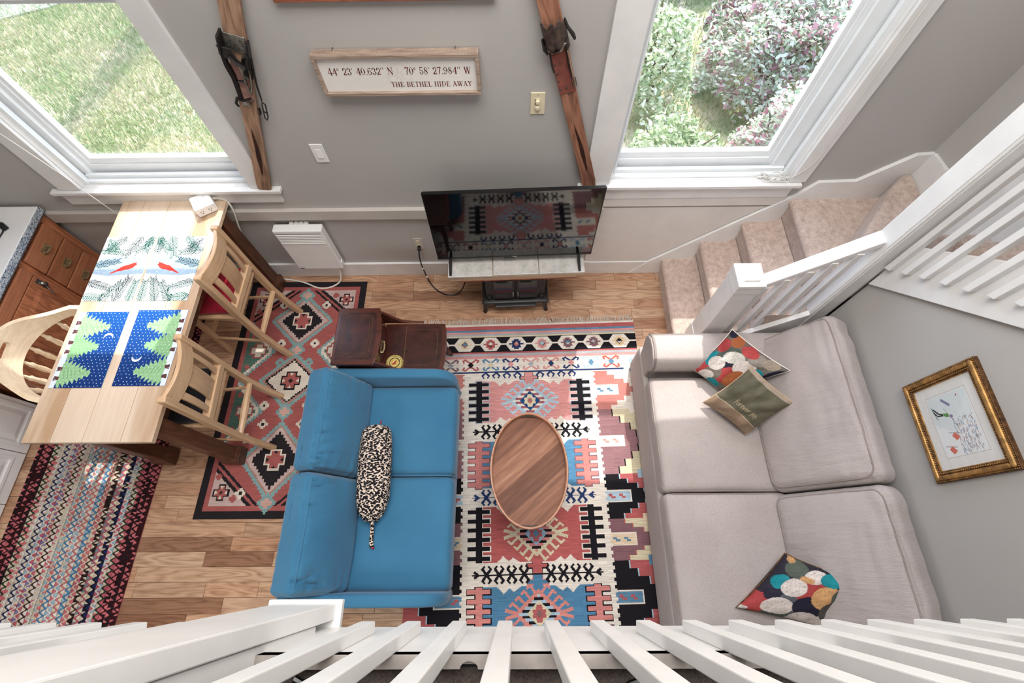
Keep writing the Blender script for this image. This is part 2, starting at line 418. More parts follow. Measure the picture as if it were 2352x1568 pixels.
MAT['fringe'] = fabric('cream_fringe', (222, 212, 200), (180, 168, 156), .95, 600, .3)
MAT['cord'] = plain('white_cord', (232, 228, 220), .5, .3, var=.02)
MAT['matboard'] = plain('white_mount_board', (232, 230, 226), .7, .2, var=.01)
# ================================================================== STRUCTURE
YW = 2.17; YG = 2.30; ZC = 4.85
XL, XR, XRR, YF = -3.86, 1.97, 2.485, -3.2
OP = [(-2.78, -1.665, -2.641, -1.772), (.59, 1.755, .652, 1.571)]     # opening x0,x1, glass x0,x1
ZS, ZT = 1.03, 3.05                                                   # window opening bottom / top
mb = MB()
xs = [XL-.2, OP[0][0], OP[0][1], OP[1][0], OP[1][1], XRR+.15]
mb.box(xs[0], xs[5], YW, 2.36, -.7, ZS); mb.box(xs[0], xs[5], YW, 2.36, ZT, ZC)
mb.box(xs[0], xs[1], YW, 2.36, ZS, ZT); mb.box(xs[2], xs[3], YW, 2.36, ZS, ZT); mb.box(xs[4], xs[5], YW, 2.36, ZS, ZT)
struct('wall_back', mb, MAT['wall'])
struct('wall_left', MB().box(XL-.15, XL, YF, YW, -.1, ZC), MAT['wall'])
struct('wall_front', MB().box(XL-.15, XRR+.15, YF-.15, YF, -.1, ZC), MAT['wall'])
# right wall of the room: follows the stair stringer; outer stairwell wall
yc = 1.373
sl = lambda y: 1.095+(1.366-y)*1.072          # stringer bottom edge height at y
poly = [(yc, 0), (yc, sl(yc)+.05), (.22, sl(.22)+.05), (YF, sl(.22)+.05), (YF, 0)]
struct('wall_right', MB().prism([(y, z) for y, z in poly], 'x', XR, XR+.078), MAT['wall'])
struct('wall_stairwell', MB().box(XRR, XRR+.15, YF, YW, -.1, ZC), MAT['wall'])
struct('ceiling', MB().box(XL-.15, XRR+.15, YF-.15, 2.36, ZC, ZC+.1), MAT['ceil'])
# floor with single planks
floor = struct('floor', MB().box(XL-.1, XRR+.1, YF, YW, -.05, -.004), MAT['subfloor'])
pl = bpy.data.meshes.new('plank')
b = MB().box(0, 1, 0, 1, -.004, 0)
pl.from_pydata(b.v, [], b.f); pl.materials.append(MAT['floor'])
rowh = .0886; y = YW-.0; k = 0
rr = random.Random(11)
while y > -.62:
    x = -3.5 - rr.random()*.5
    while x < 1.35:
        L = rr.choice([.34, .45, .55, .62, .75, .95, 1.1])
        x1 = min(x+L, 1.42)
        vis = not (x > 1.2) and not (x1 < -3.5)
        hid = (x > -.72 and x1 < .80 and y < 1.55) or (x > .95 and y < 1.2) or (x > -3.3 and x1 < -2.55 and y < 1.6) or (x > -1.2 and x1 < -.4 and y < 1.0) or (x > -2.1 and x1 < -1.3 and y < 2.0 and y > .35)
        if vis and not hid:
            o = bpy.data.objects.new('plank', pl); COL.objects.link(o); o.parent = floor
            o.location = (x+.001, y-rowh+.001, rr.uniform(-.0008, 0)); o.scale = (x1-x-.0022, rowh-.0022, 1); k += 1
        x = x1
        if x >= 1.42: break
    y -= rowh
print('planks', k)
# loft floor slab
lf = struct('floor_loft', MB().box(XL, XR+.09, YF, -.184, 2.05, 2.34), MAT['loftcarpet'])
lf.name = 'floor.001'
# ------------------------------------------------------------------ windows
def window(i, ox0, ox1, gx0, gx1, sx0, sx1):
    cx = (ox0+ox1)/2
    r = thing('window_%d' % i, ['tall window over the dining table looking on the lawn', 'tall window beside the stairs looking on the shrubs'][i-1], None, (cx, YW, ZS), kind='structure')
    V, T = MAT['vinyl'], MAT['trim']
    c0, c1 = (ox0-.125, ox1+.11) if i == 1 else (ox0-.145, ox1+.085)
    obj('casing', MB().box(c0, ox0+.012, 2.148, YW, ZS+.008, ZT+.12), T, r, bevel=.002)
    obj('casing', MB().box(ox1-.012, c1, 2.148, YW, ZS+.008, ZT+.12), T, r, bevel=.002)
    obj('casing', MB().box(c0-.02, c1+.02, 2.144, YW, ZT, ZT+.14), T, r, bevel=.002)
    # jambs
    obj('jamb', MB().box(ox0, ox0+.018, YW, 2.36, ZS, ZT), T, r)
    obj('jamb', MB().box(ox1-.018, ox1, YW, 2.36, ZS, ZT), T, r)
    obj('jamb', MB().box(ox0+.018, ox1-.018, YW, 2.36, ZT-.018, ZT), T, r)
    obj('sill', MB().box(sx0, sx1, 2.125, YW, 1.008, 1.034).box(ox0+.018, ox1-.018, YW, 2.27, 1.008, 1.034), T, r, bevel=.004)
    obj('apron', MB().box(sx0+.03, sx1-.035, 2.148, YW, .905, 1.008), T, r, bevel=.002)
    # inner stops and tracks
    a0, a1 = ox0+.018, ox1-.018
    obj('stop', MB().box(a0, a0+.03, 2.195, 2.225, 1.034, ZT-.018), V, r)
    obj('stop', MB().box(a1-.03, a1, 2.195, 2.225, 1.034, ZT-.018), V, r)
    obj('stop', MB().box(a0+.03, a1-.03, 2.2, 2.226, 1.034, 1.058), V, r, bevel=.003)
    obj('stop', MB().box(a0+.03, a1-.03, 2.226, 2.25, 1.034, 1.085), V, r, bevel=.003)
    zm = 2.082
    # lower sash, stepped profile
    def frame(nm, x0, x1, z0, z1, y0, y1, wl, wr, wb, wt_):
        obj(nm, MB().box(x0, x0+wl, y0, y1, z0, z1), V, r, bevel=.003)
        obj(nm, MB().box(x1-wr, x1, y0, y1, z0, z1), V, r, bevel=.003)
        obj(nm, MB().box(x0+wl, x1-wr, y0, y1, z0, z0+wb), V, r, bevel=.003)
        obj(nm, MB().box(x0+wl, x1-wr, y0, y1, z1-wt_, z1), V, r, bevel=.003)
    frame('sash_rail', gx0-.055, gx1+.055, 1.085, zm+.045, 2.262, 2.29, .03, .03, .05, .03)
    frame('glazing_bead', gx0-.025, gx1+.025, 1.135, zm+.015, 2.272, 2.31, .025, .025, .045, .02)
    obj('pane', MB().box(gx0-.004, gx1+.004, YG-.003, YG+.003, 1.176, zm), MAT['glass'], r)
    # outer frame filling between sash and jamb, then the upper sash
    obj('frame', MB().box(a0, gx0-.055, 2.24, 2.345, 1.034, ZT-.018), V, r, bevel=.003)
    obj('frame', MB().box(gx1+.055, a1, 2.24, 2.345, 1.034, ZT-.018), V, r, bevel=.003)
    obj('frame', MB().box(gx0-.055, gx1+.055, 2.262, 2.345, 1.034, 1.085), V, r)
    frame('upper_sash_rail', gx0-.055, gx1+.055, zm, ZT-.02, 2.312, 2.338, .05, .05, .035, .05)
    obj('pane', MB().box(gx0-.006, gx1+.006, 2.323, 2.327, zm+.03, ZT-.065), MAT['glass'], r)
    return r
window(1, *OP[0], -2.965, -1.490)
window(2, *OP[1], .405, 1.822)
# ------------------------------------------------------------------ trims
T, TG = MAT['trim'], MAT['trimgrey']
struct('baseboard_back', MB().box(-3.2, .60, 2.150, YW, 0, .166), T, bevel=.003)
struct('trim_1', MB().box(-3.2, .60, 2.138, YW, .730, .822), TG, bevel=.003)      # chair rail
struct('trim_2', MB().prism([(.56, .166), (1.05, .166), (1.70, .795), (1.70, .80), (.56, .80)], 'y', 2.160, YW), MAT['panel'], bevel=.001)
struct('trim_3', MB().box(.56, 1.80, 2.152, YW, .822, .905), MAT['panel'], bevel=.002)
struct('baseboard_right', MB().prism([(.60, 0), (1.2, 0), (1.2, .13), (1.062, .162), (.60, .162)], 'y', 2.150, YW), T, bevel=.002)
# skirt boards along the stairs
sk = [(.935, .003), (1.064, .166), (1.86, .935), (1.932, 1.036), (2.16, 1.044), (2.384, 1.253), (2.485, 1.262), (2.485, .003)]
struct('trim_4', MB().prism(sk, 'y', 2.146, YW), T, bevel=.003)
sk2 = [(2.146, .9), (2.146, 1.272), (2.0, 1.29), (1.75, 1.52), (.2, 3.10), (.2, .9)]
struct('trim_5', MB().prism(sk2, 'x', 2.462, XRR), T, bevel=.003)
# ================================================================== OUTDOORS
ZG = -.6
tag(recenter(obj('lawn', MB().box(-14, 12, 2.36, 22, ZG-.1, ZG), MAT['ground'])), 'patchy green and straw lawn outside the windows', 'lawn')
def blades(name, n, x0, x1, y0, y1, hmin, hmax, wd, mat, seed, lean=.6):
    g = np.random.default_rng(seed)
    x = g.uniform(x0, x1, n); yy = g.uniform(y0, y1, n); h = g.uniform(hmin, hmax, n); a = g.uniform(0, 2*PI, n); l = g.uniform(.1, lean, n)
    d = np.stack([np.cos(a), np.sin(a)], 1); s = np.stack([-d[:, 1], d[:, 0]], 1)*wd/2
    base = np.stack([x, yy], 1)
    V = np.zeros((n, 3, 3))
    V[:, 0, :2] = base-s; V[:, 1, :2] = base+s; V[:, 2, :2] = base+d*(h*l)[:, None]
    V[:, 0, 2] = ZG; V[:, 1, 2] = ZG; V[:, 2, 2] = ZG+h
    tone = .5*g.random(n)+.5*np.array([noise.noise(Vector((px*1.4, py*1.4, 3)))*.5+.5 for px, py in zip(x, yy)])
    return rawmesh(name, V.reshape(-1, 3), np.arange(n*3).reshape(n, 3), mat, np.repeat(tone, 3))
def rawmesh(name, V, F, mat, tone=None):
    me = bpy.data.meshes.new(name)
    nv, nf, k = len(V), len(F), F.shape[1]
    me.vertices.add(nv); me.vertices.foreach_set('co', np.ascontiguousarray(V, dtype=np.float32).ravel())
    me.loops.add(nf*k); me.loops.foreach_set('vertex_index', np.ascontiguousarray(F, dtype=np.int32).ravel())
    me.polygons.add(nf); me.polygons.foreach_set('loop_start', np.arange(0, nf*k, k, dtype=np.int32))
    me.update(calc_edges=True); me.validate()
    if tone is not None:
        at = me.attributes.new('Tone', 'FLOAT', 'POINT'); at.data.foreach_set('value', np.asarray(tone, dtype=np.float32))
    me.materials.append(mat)
    o = bpy.data.objects.new(name, me); COL.objects.link(o); ORG[name] = (0,0,0); ORG[o.name] = (0,0,0)
    return o
g1 = blades('grass', 52000, -7.6, -2.6, 3.9, 8.0, .03, .11, .012, MAT['grass'], 3)
tag(g1, 'short sunlit grass seen through the left window', 'grass', kind='stuff')
g2 = blades('grass', 14000, .6, 5.0, 3.7, 7.6, .03, .12, .014, MAT['grass'], 4)
tag(g2, 'pale grass between the shrubs outside the right window', 'grass', kind='stuff')
mb = MB().prism([(-9.5, 7.9), (-9.5, 6.35), (-7.3, 6.45), (-6.3, 6.9), (-5.3, 7.75), (-5.0, 8.6)], 'z', ZG, ZG+.02)
tag(recenter(obj('driveway', mb, MAT['road'])), 'pale concrete driveway beyond the lawn', 'driveway')
def leaves(n, cx, cy, rx, ry, h, size, seed, shell=.55):
    g = np.random.default_rng(seed)
    a = g.uniform(0, 2*PI, n); ph = np.arcsin(g.uniform(0, 1, n)); r = g.uniform(shell, 1, n)**.6
    c = np.stack([cx+rx*r*np.cos(a)*np.cos(ph), cy+ry*r*np.sin(a)*np.cos(ph), ZG+.12+h*r*np.sin(ph)], 1)
    c += np.stack([np.array([noise.noise(Vector((p[0]*3, p[1]*3, p[2]*3+i*9))) for p in c]) for i in range(3)], 1)*.22
    d = g.normal(size=(n, 3)); d[:, 2] *= .5; d /= np.linalg.norm(d, axis=1)[:, None]
    nn = g.normal(size=(n, 3)); nn[:, 2] = np.abs(nn[:, 2])+.8
    s = np.cross(d, nn); s /= np.linalg.norm(s, axis=1)[:, None]
    u = np.cross(s, d)
    L = size*g.uniform(.6, 1.25, n)[:, None]
    V = np.stack([c-d*L*.5, c+s*L*.20-d*L*.22+u*L*.05, c+s*L*.19+d*L*.16+u*L*.05, c+d*L*.5, c-s*L*.19+d*L*.16+u*L*.05, c-s*L*.20-d*L*.22+u*L*.05], 1)
    t = g.random(n)*.75+.25*np.clip(.5+np.array([noise.noise(Vector((p[0]*2.2, p[1]*2.2, seed))) for p in c]), 0, 1)
    return V.reshape(-1, 3), np.arange(n*6).reshape(n, 6), np.repeat(t, 6)
def shrub(label, cx, cy, rx, ry, h, n, size, mat, seed):
    r = thing('shrub', label, 'shrub', (cx, cy, ZG), group=None)
    V, F, t = leaves(n, cx, cy, rx, ry, h, size, seed)
    V = V-np.array([cx, cy, ZG])
    o = rawmesh('foliage', V, F, mat, t); o.parent = r; o['kind'] = 'stuff'
    s = MB(); g = random.Random(seed)
    for k in range(9):
        a = g.uniform(0, 2*PI); q = g.uniform(.4, .85)
        s.tube([(cx+.05*math.cos(a), cy+.05*math.sin(a), ZG), (cx+rx*q*.5*math.cos(a), cy+ry*q*.5*math.sin(a), ZG+h*.5), (cx+rx*q*math.cos(a), cy+ry*q*math.sin(a), ZG+h*.85)], [.02, .013, .005], 6)
    obj('stem', s, MAT['bark'], r)
    return r
shrub('loose green shrub at the left of the right window view', 1.55, 4.95, .38, .62, 1.0, 3600, .07, MAT['leaf_green'], 21)
shrub('low green shrub below the glass of the right window', 1.60, 3.75, .5, .3, .62, 2200, .068, MAT['leaf_green'], 22)
shrub('broad shrub with haze-paled green and wine red leaves outside the right window', 3.05, 5.2, .95, 1.0, 1.05, 12000, .07, MAT['leaf_red'], 23)
shrub('taller wine red shrub at the far right of the window view', 4.2, 6.2, .9, .9, 1.15, 7600, .075, MAT['leaf_red'], 24)
shrub('small shrub with haze-paled leaves nearest the stair side of the right window', 2.75, 3.75, .5, .42, .85, 3600, .07, MAT['leaf_red'], 25)
shrub('far green shrub along the top of the right window view', 2.5, 7.4, .9, .5, .9, 2600, .1, MAT['leaf_green'], 26)
tk = thing('bare_tree', 'slim leafless tree casting its shadow over the lawn', 'tree', (-4.52, 7.75, ZG))
obj('trunk', MB().tube([(-4.52, 7.75, ZG), (-4.5, 7.74, 1.2), (-4.54, 7.77, 2.6), (-4.5, 7.75, 4.6)], [.30, .26, .22, .12], 10), MAT['bark'], tk, smooth=True)
# ================================================================== WOVEN AND PRINTED SURFACES
class Canvas:
    """coloured cells of a woven or printed surface; x right, y down, metres"""
    def __init__(s, W, Hh, res, bgc):
        s.W, s.H = W, Hh; s.nx, s.ny = int(round(W/res)), int(round(Hh/res))
        s.a = np.empty((s.ny, s.nx, 3)); s.a[:] = bgc
        s.X = (np.arange(s.nx)+.5)*W/s.nx; s.Y = (np.arange(s.ny)+.5)*Hh/s.ny
    def _win(s, x0, x1, y0, y1):
        i0, i1 = np.searchsorted(s.X, [x0, x1]); j0, j1 = np.searchsorted(s.Y, [y0, y1])
        return i0, i1, j0, j1
    def rect(s, x0, x1, y0, y1, c):
        i0, i1, j0, j1 = s._win(min(x0, x1), max(x0, x1), min(y0, y1), max(y0, y1)); s.a[j0:j1, i0:i1] = c
    def poly(s, pts, c):
        p = np.array(pts, float); i0, i1, j0, j1 = s._win(p[:, 0].min(), p[:, 0].max(), p[:, 1].min(), p[:, 1].max())
        if i1 <= i0 or j1 <= j0: return
        gx, gy = np.meshgrid(s.X[i0:i1], s.Y[j0:j1]); ins = np.zeros(gx.shape, bool)
        n = len(p)
        for k in range(n):
            x1, y1 = p[k]; x2, y2 = p[(k+1) % n]
            if y1 == y2: continue
            ins ^= ((y1 > gy) != (y2 > gy)) & (gx < (x2-x1)*(gy-y1)/(y2-y1)+x1)
        s.a[j0:j1, i0:i1][ins] = c
    def line(s, pts, wd, c):
        for (x1, y1), (x2, y2) in zip(pts[:-1], pts[1:]):
            dx, dy = x2-x1, y2-y1; L = math.hypot(dx, dy) or 1; nx, ny = -dy/L*wd/2, dx/L*wd/2; ex, ey = dx/L*wd*.3, dy/L*wd*.3
            s.poly([(x1+nx-ex, y1+ny-ey), (x2+nx+ex, y2+ny+ey), (x2-nx+ex, y2-ny+ey), (x1-nx-ex, y1-ny-ey)], c)
    def ell(s, cx, cy, rx, ry, c, rot=0, n=26):
        cr, sr = math.cos(rot), math.sin(rot)
        s.poly([(cx+rx*math.cos(t)*cr-ry*math.sin(t)*sr, cy+rx*math.cos(t)*sr+ry*math.sin(t)*cr) for t in [2*PI*k/n for k in range(n)]], c)
    def stepdia(s, cx, cy, rx, ry, n, c):
        for k in range(n):
            f = (k+.5)/n
            s.rect(cx-rx*(1-f), cx+rx*(1-f), cy-ry*(k+1)/n, cy+ry*(k+1)/n, c)
    def lin(s):
        v = s.a/255; return np.where(v <= .04045, v/12.92, ((v+.055)/1.055)**2.4)
def cell_mesh(name, cv, mat, zfn=None, parent=None, thick=.004, jitter=0):
    nx, ny = cv.nx, cv.ny
    gx, gy = np.meshgrid(np.linspace(0, cv.W, nx+1), np.linspace(0, cv.H, ny+1))
    z = np.full(gx.shape, thick) if zfn is None else zfn(gx, gy)
    V = np.stack([gx, -gy, z], 2).reshape(-1, 3)
    i = np.arange(nx); j = np.arange(ny); I, J = np.meshgrid(i, j); a = (J*(nx+1)+I).ravel()
    F = np.stack([a, a+nx+1, a+nx+2, a+1], 1)
    col = cv.lin().reshape(-1, 3)
    # rim down to the floor
    rim = np.concatenate([np.arange(nx+1), np.arange(1, ny+1)*(nx+1)+nx, (ny*(nx+1)+np.arange(nx-1, -1, -1)), np.arange(ny-1, 0, -1)*(nx+1)])
    nV = len(V); R = V[rim].copy(); R[:, 2] = 0
    m = len(rim); k = np.arange(m); k2 = (k+1) % m
    F = np.concatenate([F, np.stack([rim[k], rim[k2], nV+k2, nV+k], 1)])
    V = np.concatenate([V, R])
    col = np.concatenate([col, np.tile(col[0], (m, 1))])
    o = rawmesh(name, V, F, mat)
    at = o.data.color_attributes.new('Col', 'FLOAT_COLOR', 'CORNER')
    c4 = np.ones((len(F)*4, 4), np.float32); c4[:, :3] = np.repeat(col, 4, 0); at.data.foreach_set('color', c4.ravel())
    if parent is not None: o.parent = parent
    return o
# ------------------------------------------------------------------ large kilim
CR, BK, RED, PK, NV, BL, TN, PU, GB, LB = (230, 221, 209), (30, 28, 33), (180, 96, 96), (216, 152, 148), (42, 60, 104), (96, 136, 164), (214, 202, 172), (132, 96, 102), (174, 174, 178), (172, 196, 210)
KW, KL = 1.69, 2.75
cv = Canvas(KW, KL, .0042, CR)
X0 = .845
def KP(pts, c): cv.poly([(X0+x, t) for x, t in pts], c)
def KR(x0, x1, t0, t1, c): cv.rect(X0+x0, X0+x1, t0, t1, c)
def KLn(pts, wd, c): cv.line([(X0+x, t) for x, t in pts], wd, c)
for t0, t1, c in [(0, .018, CR), (.018, .05, RED), (.05, .066, BL), (.066, .083, PK), (.083, .099, GB), (.099, .113, TN), (.113, .238, BK), (.238, .253, RED), (.253, .275, GB), (.275, .293, PK)]:
    KR(-.9, .9, t0, t1, c)
hexc = [(226, 200, 160), PU, PU, PK, NV, RED, (222, 206, 176), PU, RED]
inner = [(BK, CR), (GB, PU), (BL, TN), (LB, GB), (PK, RED), (CR, RED), (BL, RED), (TN, BL), (PK, BL)]
KR(-.9, .9, .170, .180, CR)
for k in range(9):
    cx = .714-.2*k; cy = .175
    KP([(cx-.085, cy), (cx-.045, cy-.056), (cx+.045, cy-.056), (cx+.085, cy), (cx+.045, cy+.056), (cx-.045, cy+.056)], CR)
    for j in range(7):
        f = abs(j-3)/3; wd = .055*(1-.55*f) * (1 if j % 2 else .72)
        KR(cx-wd, cx+wd, cy-.042+j*.012, cy-.042+(j+1)*.012, hexc[k])
    KP([(cx-.026, cy), (cx, cy-.027), (cx+.026, cy), (cx, cy+.027)], BK)
    KP([(cx-.021, cy), (cx, cy-.022), (cx+.021, cy), (cx, cy+.022)], inner[k][0])
    KP([(cx-.02, cy), (cx, cy+.02), (cx+.02, cy), (cx, cy+.006)], inner[k][1])
sc_ = [(196, 206, 206), (196, 98, 82), LB, NV, (216, 150, 142), PK, NV, BL, RED, PU, RED, NV]
scc = [LB, BL, BL, PK, NV, GB, PK, TN, BK, GB, TN, PK]
for k in range(12):
    cx = .785-.153*k; cy = .345; c = sc_[k]
    for sg in (-1, 1):
        KLn([(cx-.05, cy+sg*.020), (cx-.058, cy+sg*.036), (cx-.040, cy+sg*.044), (cx-.018, cy+sg*.026), (cx, cy+sg*.016), (cx+.018, cy+sg*.026), (cx+.040, cy+sg*.044), (cx+.058, cy+sg*.036), (cx+.05, cy+sg*.020)], .013, c)
    KP([(cx-.024, cy), (cx, cy-.026), (cx+.024, cy), (cx, cy+.026)], scc[k])
KR(-.9, .9, .398, .411, NV)
def side(sgn, t0, t1, cin, cout, bar, sq, edge):
    """stepped side panel: inner block on an outer ground, with little squiggle bars"""
    KR(*sorted((sgn*.485, sgn*.86)), t0, t1, cout)
    n = 9; pr = [.34, .52, .74, .86, .86, .86, .70, .52, .36]
    for j in range(n):
        a = t0+(t1-t0)*j/n; b_ = t0+(t1-t0)*(j+1)/n
        KR(*sorted((sgn*.485, sgn*(.485+.30*pr[j]+.008))), a, b_, edge); KR(*sorted((sgn*.485, sgn*(.485+.30*pr[j]))), a, b_, cin)
    m = (t0+t1)/2; hb = .032
    KR(*sorted((sgn*.485, sgn*.66)), m-hb-.008, m+hb+.008, CR); KR(*sorted((sgn*.485, sgn*.65)), m-hb, m+hb, bar)
    for q in (.525, .595):
        KR(*sorted((sgn*(q-.02), sgn*(q+.006))), m-.014, m, sq); KR(*sorted((sgn*(q-.004), sgn*(q+.024))), m, m+.014, sq)
    for tt in (t0, t1):
        KR(*sorted((sgn*.72, sgn*.86)), tt-.03, tt+.03, bar); KR(*sorted((sgn*.76, sgn*.80)), tt-.010, tt+.010, sq)
    KR(*sorted((sgn*.74, sgn*.86)), m-.022, m+.022, cin)
secs = [(.42, .72, (196, 128, 120), CR, CR, BL, (226, 206, 196)), (.72, 1.18, (150, 112, 116), TN, CR, (200, 156, 146), BK), (1.18, 1.47, BK, RED, LB, RED, LB), (1.47, 1.72, PU, TN, (226, 204, 176), BL, RED), (1.72, 2.14, BK, RED, BL, RED, LB), (2.14, 2.6, TN, PU, CR, BL, NV)]
for s_ in secs:
    side(1, *s_)
    side(-1, s_[0], s_[1], s_[2], s_[3], s_[4], s_[5], s_[6])
# serrated white border between panels and field
for sgn in (-1, 1):
    KR(*sorted((sgn*.43, sgn*.478)), .42, 2.7, CR)
    t = .43
    while t < 2.7:
        KR(*sorted((sgn*.478, sgn*.494)), t, t+.022, CR); t += .044
def comb(cx, t0, t1, c, edge, teeth):
    w2 = .022
    for q, col in ((.006, edge), (0, c)):
        KR(cx-w2-q, cx+w2+q, t0-q, t1+q, col)
        for j in range(teeth):
            tt = t0+(t1-t0)*(j+.5)/teeth
            KR(cx-.074-q, cx+.074+q, tt-.0125-q, tt+.0125+q, col)
def medal(ct, c, c1, c2, d1, d2, d3):
    a, bb = .125, .108
    for sx in (-1, 1):
        for sy in (-1, 1):
            for j in range(4):
                f = (j+.35)/3.9; px, py = sx*a*f*1.15, sy*bb*(1-f)*1.18
                qx, qy = px+sx*.040, py+sy*.042
                KLn([(px*.9, ct+py*.9), (qx, ct+qy)], .0155, c)
                KLn([(qx, ct+qy), (qx+sx*.018, ct+qy-sy*.016)], .014, c)
    for sx in (-1, 1):
        KLn([(sx*a, ct), (sx*.205, ct-.022)], .02, c); KLn([(sx*a, ct), (sx*.205, ct+.022)], .02, c)
    KP([(-a-.03, ct), (0, ct-bb-.03), (a+.03, ct), (0, ct+bb+.03)], c)
    for j in range(13):
        t0 = ct-bb+j*bb*2/13; mid = abs(t0+bb/13-ct); wd = a*(1-mid/bb)
        KP([(-wd, t0), (wd, t0), (wd, t0+bb*2/13), (-wd, t0+bb*2/13)], c1 if j % 2 else c2)
    KP([(-.074, ct), (0, ct-.074), (.074, ct), (0, ct+.074)], d1)
    for j in range(7):
        t0 = ct-.05+j*.1/7; mid = abs(t0+.007-ct); wd = .055*(1-mid/.062)*(1 if j % 2 == 0 else .72)
        KR(-wd, wd, t0, t0+.1/7, d2)
    KP([(-.022, ct), (0, ct-.026), (.022, ct), (0, ct+.026)], d3)
def xrow(t, c):
    KR(-.42, .42, t-.0035, t+.0035, c)
    for cx in (-.325, -.245, -.165, -.085, .085, .165, .245, .325):
        for sx in (-1, 1):
            for sy in (-1, 1):
                KLn([(cx, t), (cx+sx*.027, t+sy*.034)], .0165, c); KLn([(cx+sx*.027, t+sy*.034), (cx+sx*.013, t+sy*.048)], .0125, c)
    for sx in (-1, 1):
        KP([(sx*.365, t), (sx*.40, t-.024), (sx*.412, t-.014), (sx*.395, t), (sx*.412, t+.014), (sx*.40, t+.024)], c)
flds = [(.478, .795, (216, 150, 146), BK, GB), (.932, 1.252, (86, 134, 168), (206, 132, 126), PU), (1.375, 1.715, (182, 96, 94), BK, CR), (1.852, 2.17, (84, 132, 166), (212, 136, 130), BK), (2.31, 2.63, (182, 96, 94), BK, CR)]
for i, (t0, t1, c, cc, ce) in enumerate(flds):
    KR(-.375, .375, t0, t1, c)
    for sg in (-1, 1):                                  # white comb pockets at the outer side
        KR(*sorted((sg*.378, sg*.44)), t0-.01, t1+.01, CR)
        comb(sg*.375, t0, t1, cc, ce, 6)
        for e_, dr in ((t0, 1), (t1, -1)):              # white peaks biting into the field
            for px, hh in ((.15, .045), (.215, .06)):
                KP([(sg*(px-.045), e_-dr*.002), (sg*(px+.005), e_+dr*hh*.7), (sg*(px+.02), e_+dr*hh*.35), (sg*(px+.05), e_-dr*.002)], CR)
    # stepped bridge in the middle
    for e_, dr in ((t0, -1), (t1, 1)):
        if i == 0 and dr < 0:
            KR(-.03, .03, .411, t0+.01, c)
        ed = BK if i % 2 == 0 else (200, 120, 110)
        for q, col in ((.005, ed), (0, c)):
            KR(-.03-q, .03+q, min(e_, e_+dr*.064), max(e_, e_+dr*.064), col)
            KR(-.065-q, .065+q, e_+dr*.022-.011-q, e_+dr*.022+.011+q, col)
        KR(-.03, .03, e_-.012, e_+.012, c)
md = [(.636, LB, (158, 92, 98), CR, (34, 74, 120), TN, (168, 110, 106)), (1.092, PK, BK, LB, CR, BL, RED), (1.545, TN, BK, (206, 132, 128), (150, 178, 200), RED, BL), (2.005, (216, 140, 130), BK, LB, TN, RED, (140, 100, 100)), (2.47, TN, BK, PK, BL, RED, CR)]
for m_ in md: medal(*m_)
for t, c in ((.862, BK), (1.312, NV), (1.783, BK), (2.24, BK)): xrow(t, c)
for cx in (-.325, -.245, -.165, -.085, .085, .165, .245, .325):     # half hooks under the navy line
    for sx in (-1, 1):
        KLn([(cx, .411), (cx+sx*.026, .435)], .014, NV); KLn([(cx+sx*.026, .435), (cx+sx*.014, .452)], .011, NV)
# woven colour streaks (abrash) along the weft
st = np.random.default_rng(5).normal(0, 1, (cv.ny, cv.nx//14+1)); st = np.repeat(st, 14, 1)[:, :cv.nx]
dark = (cv.a.sum(2) > 200)
cv.a *= 1+np.where(dark, .035, .015)[..., None]*st[..., None]; cv.a = np.clip(cv.a, 0, 255)
def kz(gx, gy): return .0045+.0022*np.sin(gx*5.1+gy*2.0)*np.sin(gy*4.3+.6)+.001*np.sin(gx*13)
kil = thing('kilim_rug', 'large flatwoven rug with hooked medallions under the oval table', 'rug', (.09, 1.688, 0))
kil.rotation_euler.z = math.radians(1.3)
o = cell_mesh('weave', cv, MAT['kilim'], kz, kil); o.location = (-X0, 0, .001)
fr = MB(); g = random.Random(4)
for k in range(230):
    x = -X0+.004+k*(KW-.008)/229; l = g.uniform(.035, .062); a = g.uniform(-.35, .35)+.35*math.sin(k*.21)
    fr.tube([(x, -.004, .005), (x+a*l*.4, l*.5, .0045), (x+a*l, l, .003)], [.0022, .0022, .0012], 5)
f_ = obj('fringe', fr, MAT['fringe'], kil, local=True); f_['kind'] = 'stuff'
# ------------------------------------------------------------------ red runner with diamonds
RW, RL = .95, 1.845
R1, K1, PG, T1, T2, C1 = (172, 96, 92), (42, 37, 40), (202, 176, 170), (134, 168, 168), (88, 118, 106), (228, 216, 200)
cv = Canvas(RW, RL, .0055, K1)
cv.rect(.05, RW-.05, .05, RL-.05, R1); cv.rect(.085, RW-.085, .085, RL-.085, R1)
XC = RW/2
def cross(cx, cy, a, c, ce=None, dot=None, s=1.0):
    def plus(r, wd, col): cv.rect(cx-r, cx+r, cy-wd*s, cy+wd*s, col); cv.rect(cx-wd, cx+wd, cy-r*s, cy+r*s, col)
    if ce: plus(a+.012, a*.45+.012, ce)
    plus(a, a*.45, c)
    if dot: cv.poly([(cx-a*.3, cy), (cx, cy-a*.3), (cx+a*.3, cy), (cx, cy+a*.3)], dot)
def flower(cx, cy, c, d, a=.036): 
    cv.rect(cx-a, cx+a, cy-a*.36, cy+a*.36, c); cv.rect(cx-a*.36, cx+a*.36, cy-a, cy+a, c); cv.rect(cx-a*.66, cx+a*.66, cy-a*.66, cy+a*.66, c)
    cv.rect(cx-.009, cx+.009, cy-.009, cy+.009, d)
